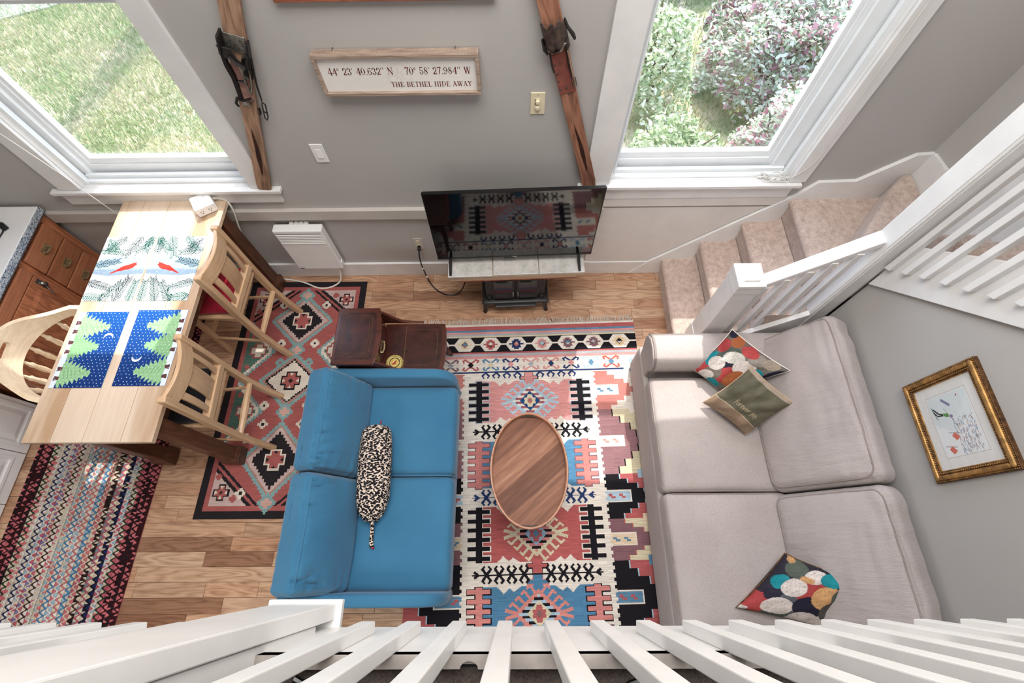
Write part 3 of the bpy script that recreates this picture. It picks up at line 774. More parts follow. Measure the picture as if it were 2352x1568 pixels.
def star(cx, cy, a):
    cross(cx, cy, a, K1); cross(cx, cy, a-.012, R1)
    for dx, dy in ((1, 0), (-1, 0), (0, 1), (0, -1)):
        cv.poly([(cx+dx*(a-.012)+dy*.014, cy+dy*(a-.012)+dx*.014), (cx+dx*(a-.012)-dy*.014, cy+dy*(a-.012)-dx*.014), (cx+dx*(a-.035), cy+dy*(a-.035))], C1)
    cv.poly([(cx-.013, cy), (cx, cy-.013), (cx+.013, cy), (cx, cy+.013)], K1)
# corner triangles
for sx in (-1, 1):
    for ey, dy in ((.085, 1), (RL-.085, -1)):
        P = lambda u, v: (XC+sx*u, ey+dy*v)
        cv.poly([P(.05, 0), P(.39, 0), P(.39, .30)], K1)
        cv.poly([P(.075, 0), P(.39, 0), P(.39, .275)], R1); cv.poly([P(.10, 0), P(.39, 0), P(.39, .25)], K1)
        n = 9
        for j in range(n):
            f = j/n; cv.poly([P(.115+.275*f, .24*f+.002), P(.14+.275*f, .24*f+.002), P(.14+.275*f, .24*f+.026)], K1)
        cv.poly([P(.135, 0), P(.39, 0), P(.39, .222)], PG)
        q = P(.325, .085); star(q[0], q[1], .056)
        q = P(.235, .045); cross(q[0], q[1], .026, R1)
        q = P(.365, .19); cross(q[0], q[1], .022, R1)
# teal half hexagons on the sides
for sx in (-1, 1):
    for cy in (.625, 1.105):
        for dr in (-1, 1):
            for hw, tip, c in ((.255, .235, T1), (.225, .205, C1), (.20, .18, T2)):
                n = 13
                for j in range(n):
                    f = (j+.5)/n; xw = tip*(1-f) if c != C1 else tip*(1-f)+.008*(j % 2)
                    a, b_ = cy+dr*hw*j/n, cy+dr*hw*(j+1)/n
                    cv.rect(*sorted((XC+sx*.39, XC+sx*(.39-xw))), min(a, b_), max(a, b_), c)
        cross(XC+sx*.295, cy-.005, .052, C1, R1)
        for dy in (-.13, .13): cross(XC+sx*.355, cy+dy, .02, R1)
ys = [.362, .866, 1.455]; rys = [.205, .195, .245]
for (cy, ry, inn, cc) in zip(ys, rys, (K1, C1, K1), (C1, K1, C1)):
    rx = .215
    cv.stepdia(XC, cy, rx+.035, ry+.04, 14, T1); cv.stepdia(XC, cy, rx+.004, ry+.006, 30, (178, 134, 122)); cv.stepdia(XC, cy, rx-.012, ry-.012, 40, PG if inn == K1 else (178, 134, 122))
    if inn == C1: cv.stepdia(XC, cy, rx-.02, ry-.02, 12, K1); cv.stepdia(XC, cy, rx-.038, ry-.036, 12, C1); cross(XC, cy, .062, R1, K1, K1)
    else: cv.stepdia(XC, cy, rx-.05, ry-.045, 9, K1); cross(XC, cy, .062, R1, C1, None); 
    for dx, dy in ((1, 0), (-1, 0), (0, 1), (0, -1)):
        cv.poly([(XC+dx*.062+dy*.016, cy+dy*.062+dx*.016), (XC+dx*.062-dy*.016, cy+dy*.062-dx*.016), (XC+dx*.038, cy+dy*.038)], K1 if inn == K1 else C1)
for cy in (.128, .614, 1.108, 1.745):
    cv.stepdia(XC, cy, .07, .07, 5, T1); cross(XC, cy, .034, (214, 170, 156), None, None)
for (x, yv) in ((-.17, .22), (.17, .22), (-.13, .56), (.13, .56), (-.11, .72), (.11, .72), (-.16, 1.06), (.16, 1.06), (-.14, 1.2), (.14, 1.2), (-.19, 1.68), (.19, 1.68), (-.24, 1.3), (.24, 1.3)):
    c = C1 if (round(yv*100) % 3) else T1
    flower(XC+x, yv, C1 if yv not in (.72,) else T1, K1 if yv != .72 else R1)
st = np.random.default_rng(6).normal(0, 1, (cv.ny, cv.nx//9+1)); st = np.repeat(st, 9, 1)[:, :cv.nx]
cv.a = np.clip(cv.a*(1+.025*st[..., None]), 0, 255)
o = cell_mesh('diamond_rug', cv, MAT['kilim'], lambda gx, gy: .006+.0015*np.sin(gx*7+gy*3)); o.location = (-2.172, 2.088, .0005)
tag(o, 'red flatwoven runner with stepped diamonds and a black border', 'rug')
# ------------------------------------------------------------------ braided rug
BW, BLn, bw, per = .92, 2.36, .0418, .0172
cv = Canvas(BW, BLn, .0030, (200, 180, 170))
MAR, PNK, CRM, GRN, NVY, LBL, BLU, BRN, ROS, WHT, GRY, BKK = (62, 30, 34), (214, 118, 124), (226, 212, 190), (44, 62, 44), (40, 48, 92), (160, 188, 204), (74, 132, 180), (70, 44, 36), (194, 100, 114), (236, 228, 220), (140, 142, 150), (36, 32, 38)
rows = [(BKK, PNK, MAR), (MAR, PNK, MAR), (BKK, PNK, MAR), (GRN, CRM, PNK), (CRM, PNK, WHT), (NVY, CRM, WHT), (WHT, LBL, ROS), (CRM, (130, 120, 170), ROS), (BRN, CRM, WHT), (WHT, PNK, CRM), (CRM, LBL, PNK), (BLU, CRM, WHT), (WHT, PNK, LBL), (PNK, CRM, WHT), (BLU, LBL, CRM), (CRM, ROS, PNK), (BRN, CRM, BKK), (ROS, GRY, CRM), (BKK, CRM, NVY), (WHT, ROS, LBL), (GRN, CRM, ROS), (MAR, PNK, BKK), (BKK, PNK, MAR), (MAR, PNK, MAR)]
bw = BW/len(rows); per = .040
rowsA = np.array(rows, float)
gx, gy = np.meshgrid(cv.X, cv.Y)
def braid(gx, gy):
    kx = np.clip((gx/bw).astype(int), 0, len(rows)-1); u = gx/bw-kx
    s = gy/per+.37*kx
    xz = .5+.33*np.cos(2*PI*s)
    return kx, u, u-xz, s
kx, u, d, s_ = braid(gx, gy)
half_w = .19
cell = np.where(d < 0, np.floor(s_), np.floor(s_+.5)).astype(int)
hsh = np.random.default_rng(8).random((2, 40, 200))
hv = hsh[(d < 0).astype(int), kx, np.abs(cell) % 200]
idx = np.where(np.abs(d) < half_w, 0, np.where((d < 0) ^ (hv > .72), 1, 2))
c = rowsA[kx, idx]
c = np.where((hv > .88)[..., None] & (idx > 0)[..., None] & (kx > 2)[..., None] & (kx < len(rows)-3)[..., None], np.array(CRM, float), c)
e1 = np.abs(np.abs(d)-half_w)
c = c*np.where(e1 < .04, .74, 1.0)[..., None]*np.where((u < .04) | (u > .96), .72, 1.0)[..., None]
cv.a = c*(1+.03*rng.normal(size=c.shape[:2]))[..., None]; cv.a = np.clip(cv.a, 0, 255)
def bz(gx, gy):
    kx, u, d, s_ = braid(gx, gy)
    h = np.clip(np.abs(np.abs(d)-half_w)*6, 0, 1)**.5*np.clip(np.sin(np.clip(u, 0, 1)*PI), 0, 1)**.4
    fold = .010*np.exp(-((gx-.62-.10*(gy-1.35))/.035)**2)*np.exp(-((gy-1.25)/.35)**2) + .006*np.exp(-((gx-.50-.08*(gy-1.3))/.03)**2)*np.exp(-((gy-1.3)/.3)**2)
    return .006+.006*h+fold
o = cell_mesh('braided_rug', cv, MAT['braid'], bz); o.location = (-3.405, 1.76, 0)
tag(o, 'multicoloured braided runner on the floor beside the table', 'rug')
# ------------------------------------------------------------------ placemats (x along the table width, y down the table)
ZTOP = .93
def mat_thing(label, cv, x0, y0, rz=0, grp=None):
    o = cell_mesh('placemat', cv, MAT['print'], lambda a, b_: np.full(a.shape, .0018)); o.location = (x0, y0, ZTOP+.0005); o.rotation_euler.z = rz
    return tag(o, label, 'placemat', grp)
def pine_mat(seed, flip):
    W_, H_ = .308, .465
    cv = Canvas(W_, H_, .0017, (240, 243, 243)); g = random.Random(seed)
    fx = (lambda x: W_-x) if flip else (lambda x: x)
    cv.poly([(fx(a), b_) for a, b_ in ((0, .175), (.10, .15), (W_, .165), (W_, .275), (.1, .29), (0, .275))], (160, 184, 204))
    for k in range(150):
        cv.ell(g.uniform(0, W_), g.uniform(.17, .27), .0022, .0022, (214, 226, 236), n=7)
    cols = [(0, 84, 72), (4, 66, 62), (6, 46, 52), (6, 92, 78)]
    def frond(x, y_, ang, L, nl):
        c = g.choice(cols); dx, dy = math.cos(ang), math.sin(ang)
        cv.line([(fx(x), y_), (fx(x+dx*L), y_+dy*L)], .0030, c)
        n = int(L/.0118)
        for j in range(n):
            f = j/n; px, py = x+dx*L*f, y_+dy*L*f; ll = nl*(1-.35*f)*g.uniform(.85, 1.1)
            for s in (-1, 1):
                a = ang+s*.62+g.uniform(-.06, .06)
                cv.line([(fx(px), py), (fx(px+math.cos(a)*ll), py+math.sin(a)*ll)], .0040, c)
    for x, y_, a, L in [(.325, -.01, 2.30, .17), (.225, -.01, 1.95, .17), (.13, -.01, 2.25, .15), (.285, .0, 1.62, .12), (.02, .02, .85, .11),
                        (-.01, .10, .15, .15), (-.01, .215, -.25, .15), (-.01, .33, .30, .16), (-.01, .43, .05, .12), (.10, .475, -1.0, .17), (.19, .475, -1.25, .18), (.28, .475, -1.55, .15)]:
        frond(x, y_, a+g.uniform(-.06, .06), L, .050)
    # red bird
    bx, by = (.19, .222)
    c = (214, 60, 50)
    cv.poly([(fx(bx+a), by+b_) for a, b_ in ((.062, -.030), (.056, -.018), (.066, -.012), (.054, -.004), (.046, .010), (.024, .022), (-.004, .026), (-.024, .034), (-.044, .036), (-.085, .056), (-.082, .046), (-.052, .026), (-.034, .010), (-.016, -.004), (.012, -.012), (.030, -.020), (.042, -.026))], c)
    return cv
def night_mat(seed, flip):
    W_, H_ = .292, .47
    cv = Canvas(W_, H_, .0017, (22, 66, 142)); g = random.Random(seed)
    fx = (lambda x: W_-x) if flip else (lambda x: x)
    yy_ = np.arange(cv.ny)/cv.ny
    cv.a[:] = (np.array([30, 92, 172])*(1-yy_[:, None])+np.array([18, 50, 112])*yy_[:, None])[:, None, :]
    cv.poly([(fx(a), b_) for a, b_ in ((0, 0), (.045, 0), (.030, .16), (.036, .3), (.028, H_), (0, H_))], (222, 232, 240))
    G = [(156, 198, 148), (136, 182, 132), (148, 192, 142), (126, 170, 124)]
    for k, yb in enumerate((.10, .225, .385)):
        tip = (.205, .180, .190)[k]; half = .088; base = .030; pts = []
        n = 7
        def edge_(sg):
            out = []
            for j in range(n):
                f0, f1 = j/n, (j+1)/n; x0_, x1_ = base+(tip-base)*f0, base+(tip-base)*f1; h0 = half*(1-f0)**.8
                out += [(x0_+.002, yb+sg*h0*.72), (x0_+(x1_-x0_)*.9+.004, yb+sg*(h0+.004))]
            return out
        cv.poly([(fx(a), b_) for a, b_ in [(base, yb-half*.6)]+edge_(-1)+[(tip+.01, yb)]+edge_(1)[::-1]+[(base, yb+half*.6)]], G[k])
        for j in range(7):
            x_ = .045+j*.021; h_ = half*(1-(x_-base)/(tip-base))**.8*.8
            if h_ == h_ and not isinstance(h_, complex): cv.line([(fx(x_), yb-h_*g.uniform(.1, .8)), (fx(x_+.018), yb+h_*g.uniform(0, .6))], .006, G[(k+1) % 4])
        for q in (-.028, .028): cv.poly([(fx(a), b_) for a, b_ in ((.006, yb+q-.014), (.036, yb+q-.009), (.036, yb+q+.009), (.006, yb+q+.014))], (92, 58, 60))
    mx, my = (.225, .165) if not flip else (.21, .30)
    cv.ell(fx(mx), my, .027, .027, (244, 244, 238)); cv.ell(fx(mx)+(.0), my+(.012 if not flip else -.012), .026, .026, (28, 78, 156))
    for k in range(13):
        for j in range(24):
            cv.ell(.008+k*.0228+(.011 if j % 2 else 0)+g.uniform(-.003, .003), .01+j*.0196+g.uniform(-.003, .003), .0023, .0023, (236, 240, 244), n=7)
    return cv
mat_thing('pine branch placemat with a red bird beside the window, left half', pine_mat(1, False), -2.575, 1.859)
mat_thing('pine branch placemat with a red bird by the far chair', pine_mat(2, True), -2.250, 1.859)
mat_thing('starry night placemat with green trees at the outer table edge', night_mat(3, False), -2.552, 1.322)
mat_thing('starry night placemat with green trees beside the two slatted chairs', night_mat(4, True), -2.206, 1.331)
# ------------------------------------------------------------------ loose cushions: four corner points, bilinear, puffed along the normal
def pillow(name, corners, thick, cv, label, n=110, wr=.012, seed=0, mat=None, sag=.07):
    P00, P10, P11, P01 = [Vector(p) for p in corners]
    nrm = ((P10-P00).cross(P01-P00)).normalized()
    V = []; cols = []; ctr = (P00+P10+P11+P01)/4
    lin = cv.lin()
    for side_ in (1, -1):
        for j in range(n+1):
            for i in range(n+1):
                u, v = i/n, j/n; a, b_ = 2*u-1, 2*v-1
                # concave edges
                uu = .5+.5*a*(1-sag*(1-b_*b_)*abs(a)); vv = .5+.5*b_*(1-sag*(1-a*a)*abs(b_))
                p = P00*(1-uu)*(1-vv)+P10*uu*(1-vv)+P11*uu*vv+P01*(1-uu)*vv
                e = max(0, (1-a*a)*(1-b_*b_)); h = thick/2*e**.42
                if side_ > 0 and wr:
                    ang = math.atan2(b_, a); rad = math.hypot(a, b_)
                    h += wr*(noise.noise(Vector((a*2.6+seed, b_*2.6, 1)))*.9+noise.noise(Vector((math.cos(ang)*3+seed, math.sin(ang)*3, rad*.6)))*.8*min(1, rad*rad*1.4))*min(1, e*4)
                V.append(p+nrm*h*side_)
                ci = min(cv.nx-1, int(u*cv.nx)); cj = min(cv.ny-1, int(v*cv.ny)); cols.append(lin[cj, ci])
    V = np.array([tuple(p) for p in V]); N = (n+1)**2
    I, J = np.meshgrid(np.arange(n), np.arange(n)); a = (J*(n+1)+I).ravel()
    F = np.concatenate([np.stack([a, a+1, a+n+2, a+n+1], 1), N+np.stack([a, a+n+1, a+n+2, a+1], 1)])
    r = thing(name, label, 'cushion', tuple(ctr))
    o = rawmesh('cover', V-np.array(ctr), F, mat or MAT['cushprint']); o.parent = r
    o.data.polygons.foreach_set('use_smooth', [True]*len(F))
    at = o.data.color_attributes.new('Col', 'FLOAT_COLOR', 'POINT'); c4 = np.ones((len(V), 4), np.float32); c4[:, :3] = np.array(cols); at.data.foreach_set('color', c4.ravel())
    sm = MB(); pts = []
    for a0, a1 in (((-1, -1), (1, -1)), ((1, -1), (1, 1)), ((1, 1), (-1, 1)), ((-1, 1), (-1, -1))):
        for k in range(12):
            f = k/12; a = a0[0]*(1-f)+a1[0]*f; b_ = a0[1]*(1-f)+a1[1]*f
            uu = .5+.5*a*(1-sag*(1-b_*b_)*abs(a)); vv = .5+.5*b_*(1-sag*(1-a*a)*abs(b_))
            pts.append(tuple(P00*(1-uu)*(1-vv)+P10*uu*(1-vv)+P11*uu*vv+P01*(1-uu)*vv))
    return r, pts
def logs_canvas(seed, ground, items):
    cv = Canvas(1, 1, 1/220, ground); g = random.Random(seed)
    for x, y_, rx, ry, c, rot in items:
        cv.ell(x, y_, rx, ry, c, rot)
        if sum(c) > 520 or c[0] > 180:
            for k in range(26):
                a = g.uniform(0, 2*PI); q = g.uniform(.3, .95); px, py = x+rx*q*math.cos(a), y_+ry*q*math.sin(a)
                cv.line([(px, py), (px+g.uniform(-.03, .03), py+g.uniform(-.02, .02))], .005, tuple(v*.72 for v in c))
    cv.a *= 1+.05*np.random.default_rng(seed).normal(size=(cv.ny, cv.nx, 1)); cv.a = np.clip(cv.a, 0, 255)
    return cv
WT, TEAL, DGR, REDD, TERR, SND, NVB, SLT = (226, 214, 206), (22, 138, 148), (86, 94, 84), (178, 70, 70), (172, 98, 58), (214, 164, 112), (36, 34, 52), (96, 100, 108)
# first: u from left corner to bottom corner..., corners L, B, R, T
it1 = [(.10, .12, .2, .18, REDD, 0), (.02, .02, .05, .05, WT, 0), (.12, .42, .12, .16, TEAL, 0), (.30, .60, .20, .24, DGR, 0), (.44, .45, .2, .2, NVB, 0), (.60, .35, .2, .2, REDD, 0), (.35, .18, .17, .2, (130, 118, 108), 0), (.30, .10, .155, .12, WT, .5), (.24, .40, .155, .14, WT, 0), (.36, .66, .17, .12, (214, 210, 200), .6), (.62, .62, .17, .16, WT, 0), (.72, .36, .16, .2, TERR, .3), (.84, .56, .14, .2, TEAL, .4), (.95, .40, .1, .2, DGR, 0), (.98, .78, .07, .16, NVB, 0), (.62, .86, .14, .12, (150, 140, 132), 0), (.45, .90, .14, .10, REDD, 0), (.2, .92, .1, .12, TERR, 0), (.08, .72, .1, .14, REDD, 0), (.80, .92, .12, .1, (160, 146, 130), 0), (.06, .97, .07, .07, NVB, 0), (.55, .06, .16, .08, TEAL, 0)]
cvA = logs_canvas(3, (112, 106, 98), it1)
it2 = [(.08, .14, .22, .22, REDD, 0), (.03, .02, .05, .05, WT, 0), (.20, .40, .16, .14, NVB, 0), (.12, .60, .1, .12, TEAL, 0), (.42, .36, .2, .2, SLT, 0), (.36, .05, .16, .14, DGR, 0), (.52, .62, .24, .22, REDD, 0), (.28, .22, .16, .16, WT, 0), (.30, .58, .15, .15, WT, .3), (.62, .34, .22, .2, NVB, 0), (.55, .02, .08, .1, TEAL, 0), (.62, .08, .17, .17, WT, 0), (.85, .12, .15, .14, WT, 0), (.74, .56, .21, .21, SND, 0), (.22, .86, .16, .14, DGR, 0), (.48, .84, .17, .11, WT, .5), (.38, .76, .1, .05, SND, 0), (.70, .86, .17, .11, TEAL, .2), (.92, .62, .15, .17, DGR, 0), (.90, .34, .18, .2, (84, 80, 76), 0), (.97, .92, .12, .13, NVB, 0), (.1, .97, .06, .06, SND, 0), (.99, .12, .06, .1, TERR, 0)]
cvB = logs_canvas(4, (46, 42, 54), it2)
c1, pts = pillow('throw_pillow', [(1.140, 1.100, .50), (1.305, .925, .50), (1.605, .985, .76), (1.335, 1.270, .73)], .17, cvA, 'log print cushion leaning in the far sofa corner behind a green cushion', seed=1)
obj('piping', MB().tube(pts, .004, 6, closed=True), MAT['cord'], c1, smooth=True)
c3, pts = pillow('throw_pillow', [(1.145, -.243, .52), (1.60, -.345, .52), (1.665, -.098, .71), (1.42, .014, .60)], .17, cvB, 'log print cushion at the near end of the grey sofa, just behind the loft railing', seed=2)
obj('piping', MB().tube(pts, .004, 6, closed=True), MAT['goldd'], c3, smooth=True)
# green velvet cushion with a taupe band and stitched words
GV, TP = (104, 100, 82), (150, 126, 104)
STR = {'f': (.42, [[(.42, .92), (.3, 1.02), (.2, .85), (.2, -.2)], [(.02, .55), (.4, .58)]]), 'o': (.5, [[(.25, .6), (.06, .45), (.06, .15), (.25, 0), (.44, .15), (.44, .45), (.25, .6)]]), 'r': (.4, [[(.08, .6), (.08, 0)], [(.08, .4), (.25, .6), (.38, .55)]]), 'e': (.46, [[(.05, .3), (.42, .36), (.35, .58), (.18, .6), (.05, .35), (.1, .08), (.28, 0), (.43, .1)]]), 'v': (.46, [[(.04, .6), (.22, 0), (.43, .62)]]), 'j': (.28, [[(.18, .6), (.16, -.2), (.0, -.3)], [(.19, .78), (.20, .84)]]), 'y': (.46, [[(.04, .6), (.24, .08)], [(.43, .6), (.2, -.1), (.02, -.3)]]), '.': (.2, [[(.06, 0), (.1, .04)]]), ' ': (.3, [])}
def stitched(cv, txt, x, y_, s, wd, c, ang=0):
    ca, sa = math.cos(ang), math.sin(ang); pen = 0
    for ch in txt:
        wch, strokes = STR[ch]
        for stx in strokes:
            cv.line([(x+(pen+a)*s*ca+b_*s*sa, y_+(pen+a)*s*sa-b_*s*ca) for a, b_ in stx], wd, c)
        pen += wch+.08
# lettering reads with its top toward v = 1, so flip vertically about the text row
txt = Canvas(1, 1, 1/300, (0, 0, 0)); stitched(txt, 'forever joy.', .30, .60, .092, .011, (255, 255, 255), 0)
mask = txt.a.sum(2) > 100; mask = mask[::-1]
cvG2 = Canvas(1, 1, 1/300, GV)
cvG2.poly([(0, 0), (1, 0), (1, .20), (.8, .26), (.4, .30), (0, .26)], TP); cvG2.poly([(0, .26), (.4, .30), (.8, .26), (1, .20), (1, .215), (.8, .275), (.4, .315), (0, .275)], (196, 178, 152)); cvG2.rect(0, 1, .94, 1, (176, 158, 140))
cvG2.a[mask] = (184, 164, 132)
c2, pts = pillow('throw_pillow', [(1.155, .866, .535), (1.385, .668, .525), (1.605, .806, .715), (1.365, 1.00, .80)], .12, cvG2, 'olive green velvet cushion with a taupe band and stitched words on the grey sofa', n=190, wr=.016, seed=5)
obj('piping', MB().tube(pts, .003, 6, closed=True), MAT['plyboard'], c2, smooth=True)
# ================================================================== FURNITURE
from mathutils.bvhtree import BVHTree
def snap(pts, mb, off=.001):
    t_ = BVHTree.FromPolygons([Vector(v) for v in mb.v], mb.f); out = []
    for p in pts:
        l_, n_, i_, d_ = t_.find_nearest(Vector(p)); out.append(tuple(l_+n_*off))
    return out
def R3(ax, ang, loc): return Matrix.Translation(loc) @ Matrix.Rotation(ang, 4, ax)
# ------------------------------------------------------------------ dining table
TX0, TX1, TY0, TY1 = -2.577, -1.893, .553, 2.152
t = thing('dining_table', 'counter height pine plank table with dark square legs under the left window', 'table', (-2.235, 1.35, 0))
sx = [TX0, -2.43, -2.262, -2.06, TX1]
for i in range(4):
    obj('board', MB().box(sx[i]+(.0012 if i else 0), sx[i+1]-(.0012 if i < 3 else 0), TY0, TY1, ZTOP-.032, ZTOP), MAT['pine'], t, bevel=.003)
obj('apron', MB().box(TX0+.05, TX0+.075, TY0+.10, TY1-.10, .80, ZTOP-.032), MAT['walnut'], t)
obj('apron', MB().box(TX1-.075, TX1-.05, TY0+.10, TY1-.10, .80, ZTOP-.032), MAT['walnut'], t)
obj('apron', MB().box(TX0+.10, TX1-.10, TY0+.05, TY0+.075, .80, ZTOP-.032), MAT['walnut'], t)
obj('apron', MB().box(TX0+.10, TX1-.10, TY1-.075, TY1-.05, .80, ZTOP-.032), MAT['walnut'], t)
for x in (-2.435, -1.955):
    for y in (.655, 2.04):
        lg = MB().box(x-.045, x+.045, y-.045, y+.045, .12, ZTOP-.032)
        L = obj('leg', lg, MAT['walnut'], t, bevel=.006)
        fz = MB().hexa([(x-.056,y-.056,.012),(x+.056,y-.056,.012),(x+.056,y+.056,.012),(x-.056,y+.056,.012),(x-.06,y-.06,.11),(x+.06,y-.06,.11),(x+.06,y+.06,.11),(x-.06,y+.06,.11)])
        fz.hexa([(x-.06,y-.06,.11),(x+.06,y-.06,.11),(x+.06,y+.06,.11),(x-.06,y+.06,.11),(x-.046,y-.046,.135),(x+.046,y-.046,.135),(x+.046,y+.046,.135),(x-.046,y+.046,.135)])
        obj('foot_block', fz, MAT['walnut'], L, bevel=.004)
# ------------------------------------------------------------------ slatted counter chairs
def slat_chair(cy, pad, label, padlabel, rz):
    X = 0
    r = thing('slatted_chair', label, 'chair', (-1.95, cy, 0), rz, 'slatted chairs along the table')
    W_ = .183
    def loc(x, y, z): return (x+1.95, y, z)
    B, BY = MAT['blond'], MAT['blondy']
    zs = [0, .18, .38, .62, .80, .97, 1.10]
    for s in (-1, 1):
        xs = [-1.735, -1.772, -1.797, -1.80, -1.797, -1.793, -1.790]
        ys = [s*.190, s*.187, s*.184, s*.181, s*.179, s*.176, s*.175]
        m = MB(); prev = None
        secs_ = []
        for z, x, y_ in zip(zs, xs, ys):
            dx = .026 if z < 1.0 else .022; dy = .0165
            secs_.append([loc(x-dx, y_-dy, z), loc(x+dx, y_-dy, z), loc(x+dx, y_+dy, z), loc(x-dx, y_+dy, z)])
        base = 0
        vs = [p for q in secs_ for p in q]; fs = [(3, 2, 1, 0), tuple(4*(len(zs)-1)+i for i in range(4))]
        for i in range(len(zs)-1):
            for k in range(4): fs.append((4*i+k, 4*i+(k+1) % 4, 4*i+4+(k+1) % 4, 4*i+4+k))
        m.add(vs, fs)
        obj('back_post', m, B, r, smooth=True, bevel=.006, local=True)
        m = MB(); a, b_ = loc(-2.19, s*.165, .0), loc(-2.165, s*.155, .60)
        m.bar(a, b_, .034, .034, (0, 1, 0)); obj('front_leg', m, B, r, bevel=.005, local=True)
        m = MB().bar(loc(-2.175, s*.162, .255), loc(-1.785, s*.187, .255), .016, .026); obj('side_stretcher', m, MAT['blondy'], r, bevel=.003, local=True)
        m = MB().bar(loc(-2.165, s*.15, .575), loc(-1.80, s*.178, .585), .02, .05); obj('seat_rail', m, MAT['blondy'], r, bevel=.003, local=True)
    def arc(u, z, bow): return loc(-1.793+bow*(1-(2*u-1)**2), -.172+.344*u, z)
    def slab(z0, z1, bow, th_, y0=0, y1=1, n=10, tilt=0):
        m = MB(); v = []
        for i in range(n+1):
            u = y0+(y1-y0)*i/n
            a = arc(u, z0, bow); b_ = arc(u, z1, bow)
            v += [(a[0]-th_/2, a[1], a[2]), (a[0]+th_/2, a[1], a[2]), (b_[0]+th_/2+tilt, b_[1], b_[2]), (b_[0]-th_/2+tilt, b_[1], b_[2])]
        f = [(0, 1, 2, 3), tuple(4*n+i for i in (3, 2, 1, 0))]
        for i in range(n):
            for k in range(4): f.append((4*i+k, 4*i+4+k, 4*i+4+(k+1) % 4, 4*i+(k+1) % 4))
        return m.add(v, f)
    obj('top_rail', slab(.985, 1.092, .040, .022), BY, r, smooth=True, bevel=.004, local=True)
    obj('lower_rail', MB().box(*[c for c in (1.95-1.822, 1.95-1.776)], -.168, .168, .668, .716), BY, r, bevel=.003, local=True)
    for u0, u1 in ((.11, .21), (.33, .67), (.79, .89)):
        m = MB(); v = []
        n = 6
        for i in range(n+1):
            f_ = i/n; z = .714+(.99-.714)*f_
            bw_ = .04*f_
            xa = 1.95-1.793+bw_*(1-(2*u0-1)**2); xb = 1.95-1.793+bw_*(1-(2*u1-1)**2); lump = .010*math.sin(PI*f_)
            ya, yb = -.172+.344*u0, -.172+.344*u1
            v += [(xa-.006+lump, ya, z), (xa+.006+lump, ya, z), (xb+.006+lump, yb, z), (xb-.006+lump, yb, z)]
        fc = [(3, 2, 1, 0), tuple(4*n+i for i in range(4))]
        for i in range(n):
            for k in range(4): fc.append((4*i+k, 4*i+(k+1) % 4, 4*i+4+(k+1) % 4, 4*i+4+k))
        obj('slat', m.add(v, fc), B, r, smooth=True, local=True)
    obj('back_stretcher', MB().tube([loc(-1.785, -.182, .355), loc(-1.785, 0, .357), loc(-1.785, .182, .355)], [.017, .024, .017], 8), BY, r, local=True, smooth=True)
    obj('front_stretcher', MB().bar(loc(-2.182, -.16, .30), loc(-2.182, .16, .30), .02, .034), BY, r, bevel=.003, local=True)
    # saddle seat
    m = MB(); m.rbox(.200, .190, .016, .014, Matrix.Translation(loc(-1.995, 0, .612)), crown=-.008, n=10)
    obj('seat', m, BY, r, smooth=True, local=True)
    m = MB(); m.rbox(.165, .170, .026, .022, Matrix.Translation(loc(-1.985, 0, .653)), crown=.014, n=14, wob=.006, seed=int(cy*10))
    p = obj('seat_pad', m, MAT[pad], r, smooth=True, local=True); p['label'] = padlabel
    return r
slat_chair(1.625, 'redpad', 'blond slatted wooden chair with a red pad, nearer the window', 'red knitted seat pad', math.radians(-1))
slat_chair(.897, 'blackpad', 'blond slatted wooden chair with a black pad, nearer the loft railing', 'black seat pad', math.radians(3))
# ------------------------------------------------------------------ bow back chair with turned spindles
bc = thing('bow_back_chair', 'pale wooden bow back chair with turned spindles and a handle slot', 'chair', (-2.74, 1.13, 0))
def bowpt(a): # a from -1 (near arm) to 1 (far arm); lower edge of the bent board
    ang = a*1.30
    return Vector((-2.600-.325*math.cos(ang*1.02), 1.115+.300*math.sin(ang), .795))
m = MB(); N = 60; vs = []; fs = []
for i in range(N+1):
    a = -1+2*i/N; p = bowpt(a); d = (bowpt(min(1, a+.02))-bowpt(max(-1, a-.02))); d.normalize(); out = Vector((d.y, -d.x, 0))
    if out.x*math.cos(a) > 0: out = -out
    hh = .048+.110*math.exp(-(abs(a)/.52)**3.2); hh *= 1-.35*max(0, abs(a)-.9)*10
    tk_ = .014; lean = .30*hh
    for q in (p-out*tk_, p+out*tk_, p+out*(tk_+lean)+Vector((0, 0, hh)), p+out*(lean-tk_)+Vector((0, 0, hh))): vs.append(tuple(q))
for i in range(N):
    for k in range(4): fs.append((4*i+k, 4*i+(k+1) % 4, 4*i+4+(k+1) % 4, 4*i+4+k))
fs += [(3, 2, 1, 0), tuple(4*N+k for k in range(4))]
bow = obj('bow', m.add(vs, fs), MAT['bow'], bc, smooth=True, bevel=.006)
bmx = bmesh.new(); bmx.from_mesh(bow.data); bmesh.ops.recalc_face_normals(bmx, faces=bmx.faces); bmx.to_mesh(bow.data); bmx.free()
cut = MB(); c = bowpt(-.05)
cut.rbox(.12, .052, .018, .0175, Matrix.Translation((c.x-.03, c.y, c.z+.098)), n=10)
ct = obj('slot_cutter', cut, None)
bmx = bmesh.new(); bmx.from_mesh(ct.data); bmesh.ops.recalc_face_normals(bmx, faces=bmx.faces); bmx.to_mesh(ct.data); bmx.free()
bo = bow.modifiers.new('slot', 'BOOLEAN'); bo.operation = 'DIFFERENCE'; bo.object = ct; bo.solver = 'EXACT'
bow.modifiers.move(1, 0); ct.location = (0, 0, 0)
bpy.context.view_layer.update()
dg = bpy.context.evaluated_depsgraph_get(); me2 = bpy.data.meshes.new_from_object(bow.evaluated_get(dg)); bow.modifiers.clear(); bow.data = me2
bpy.data.objects.remove(ct)
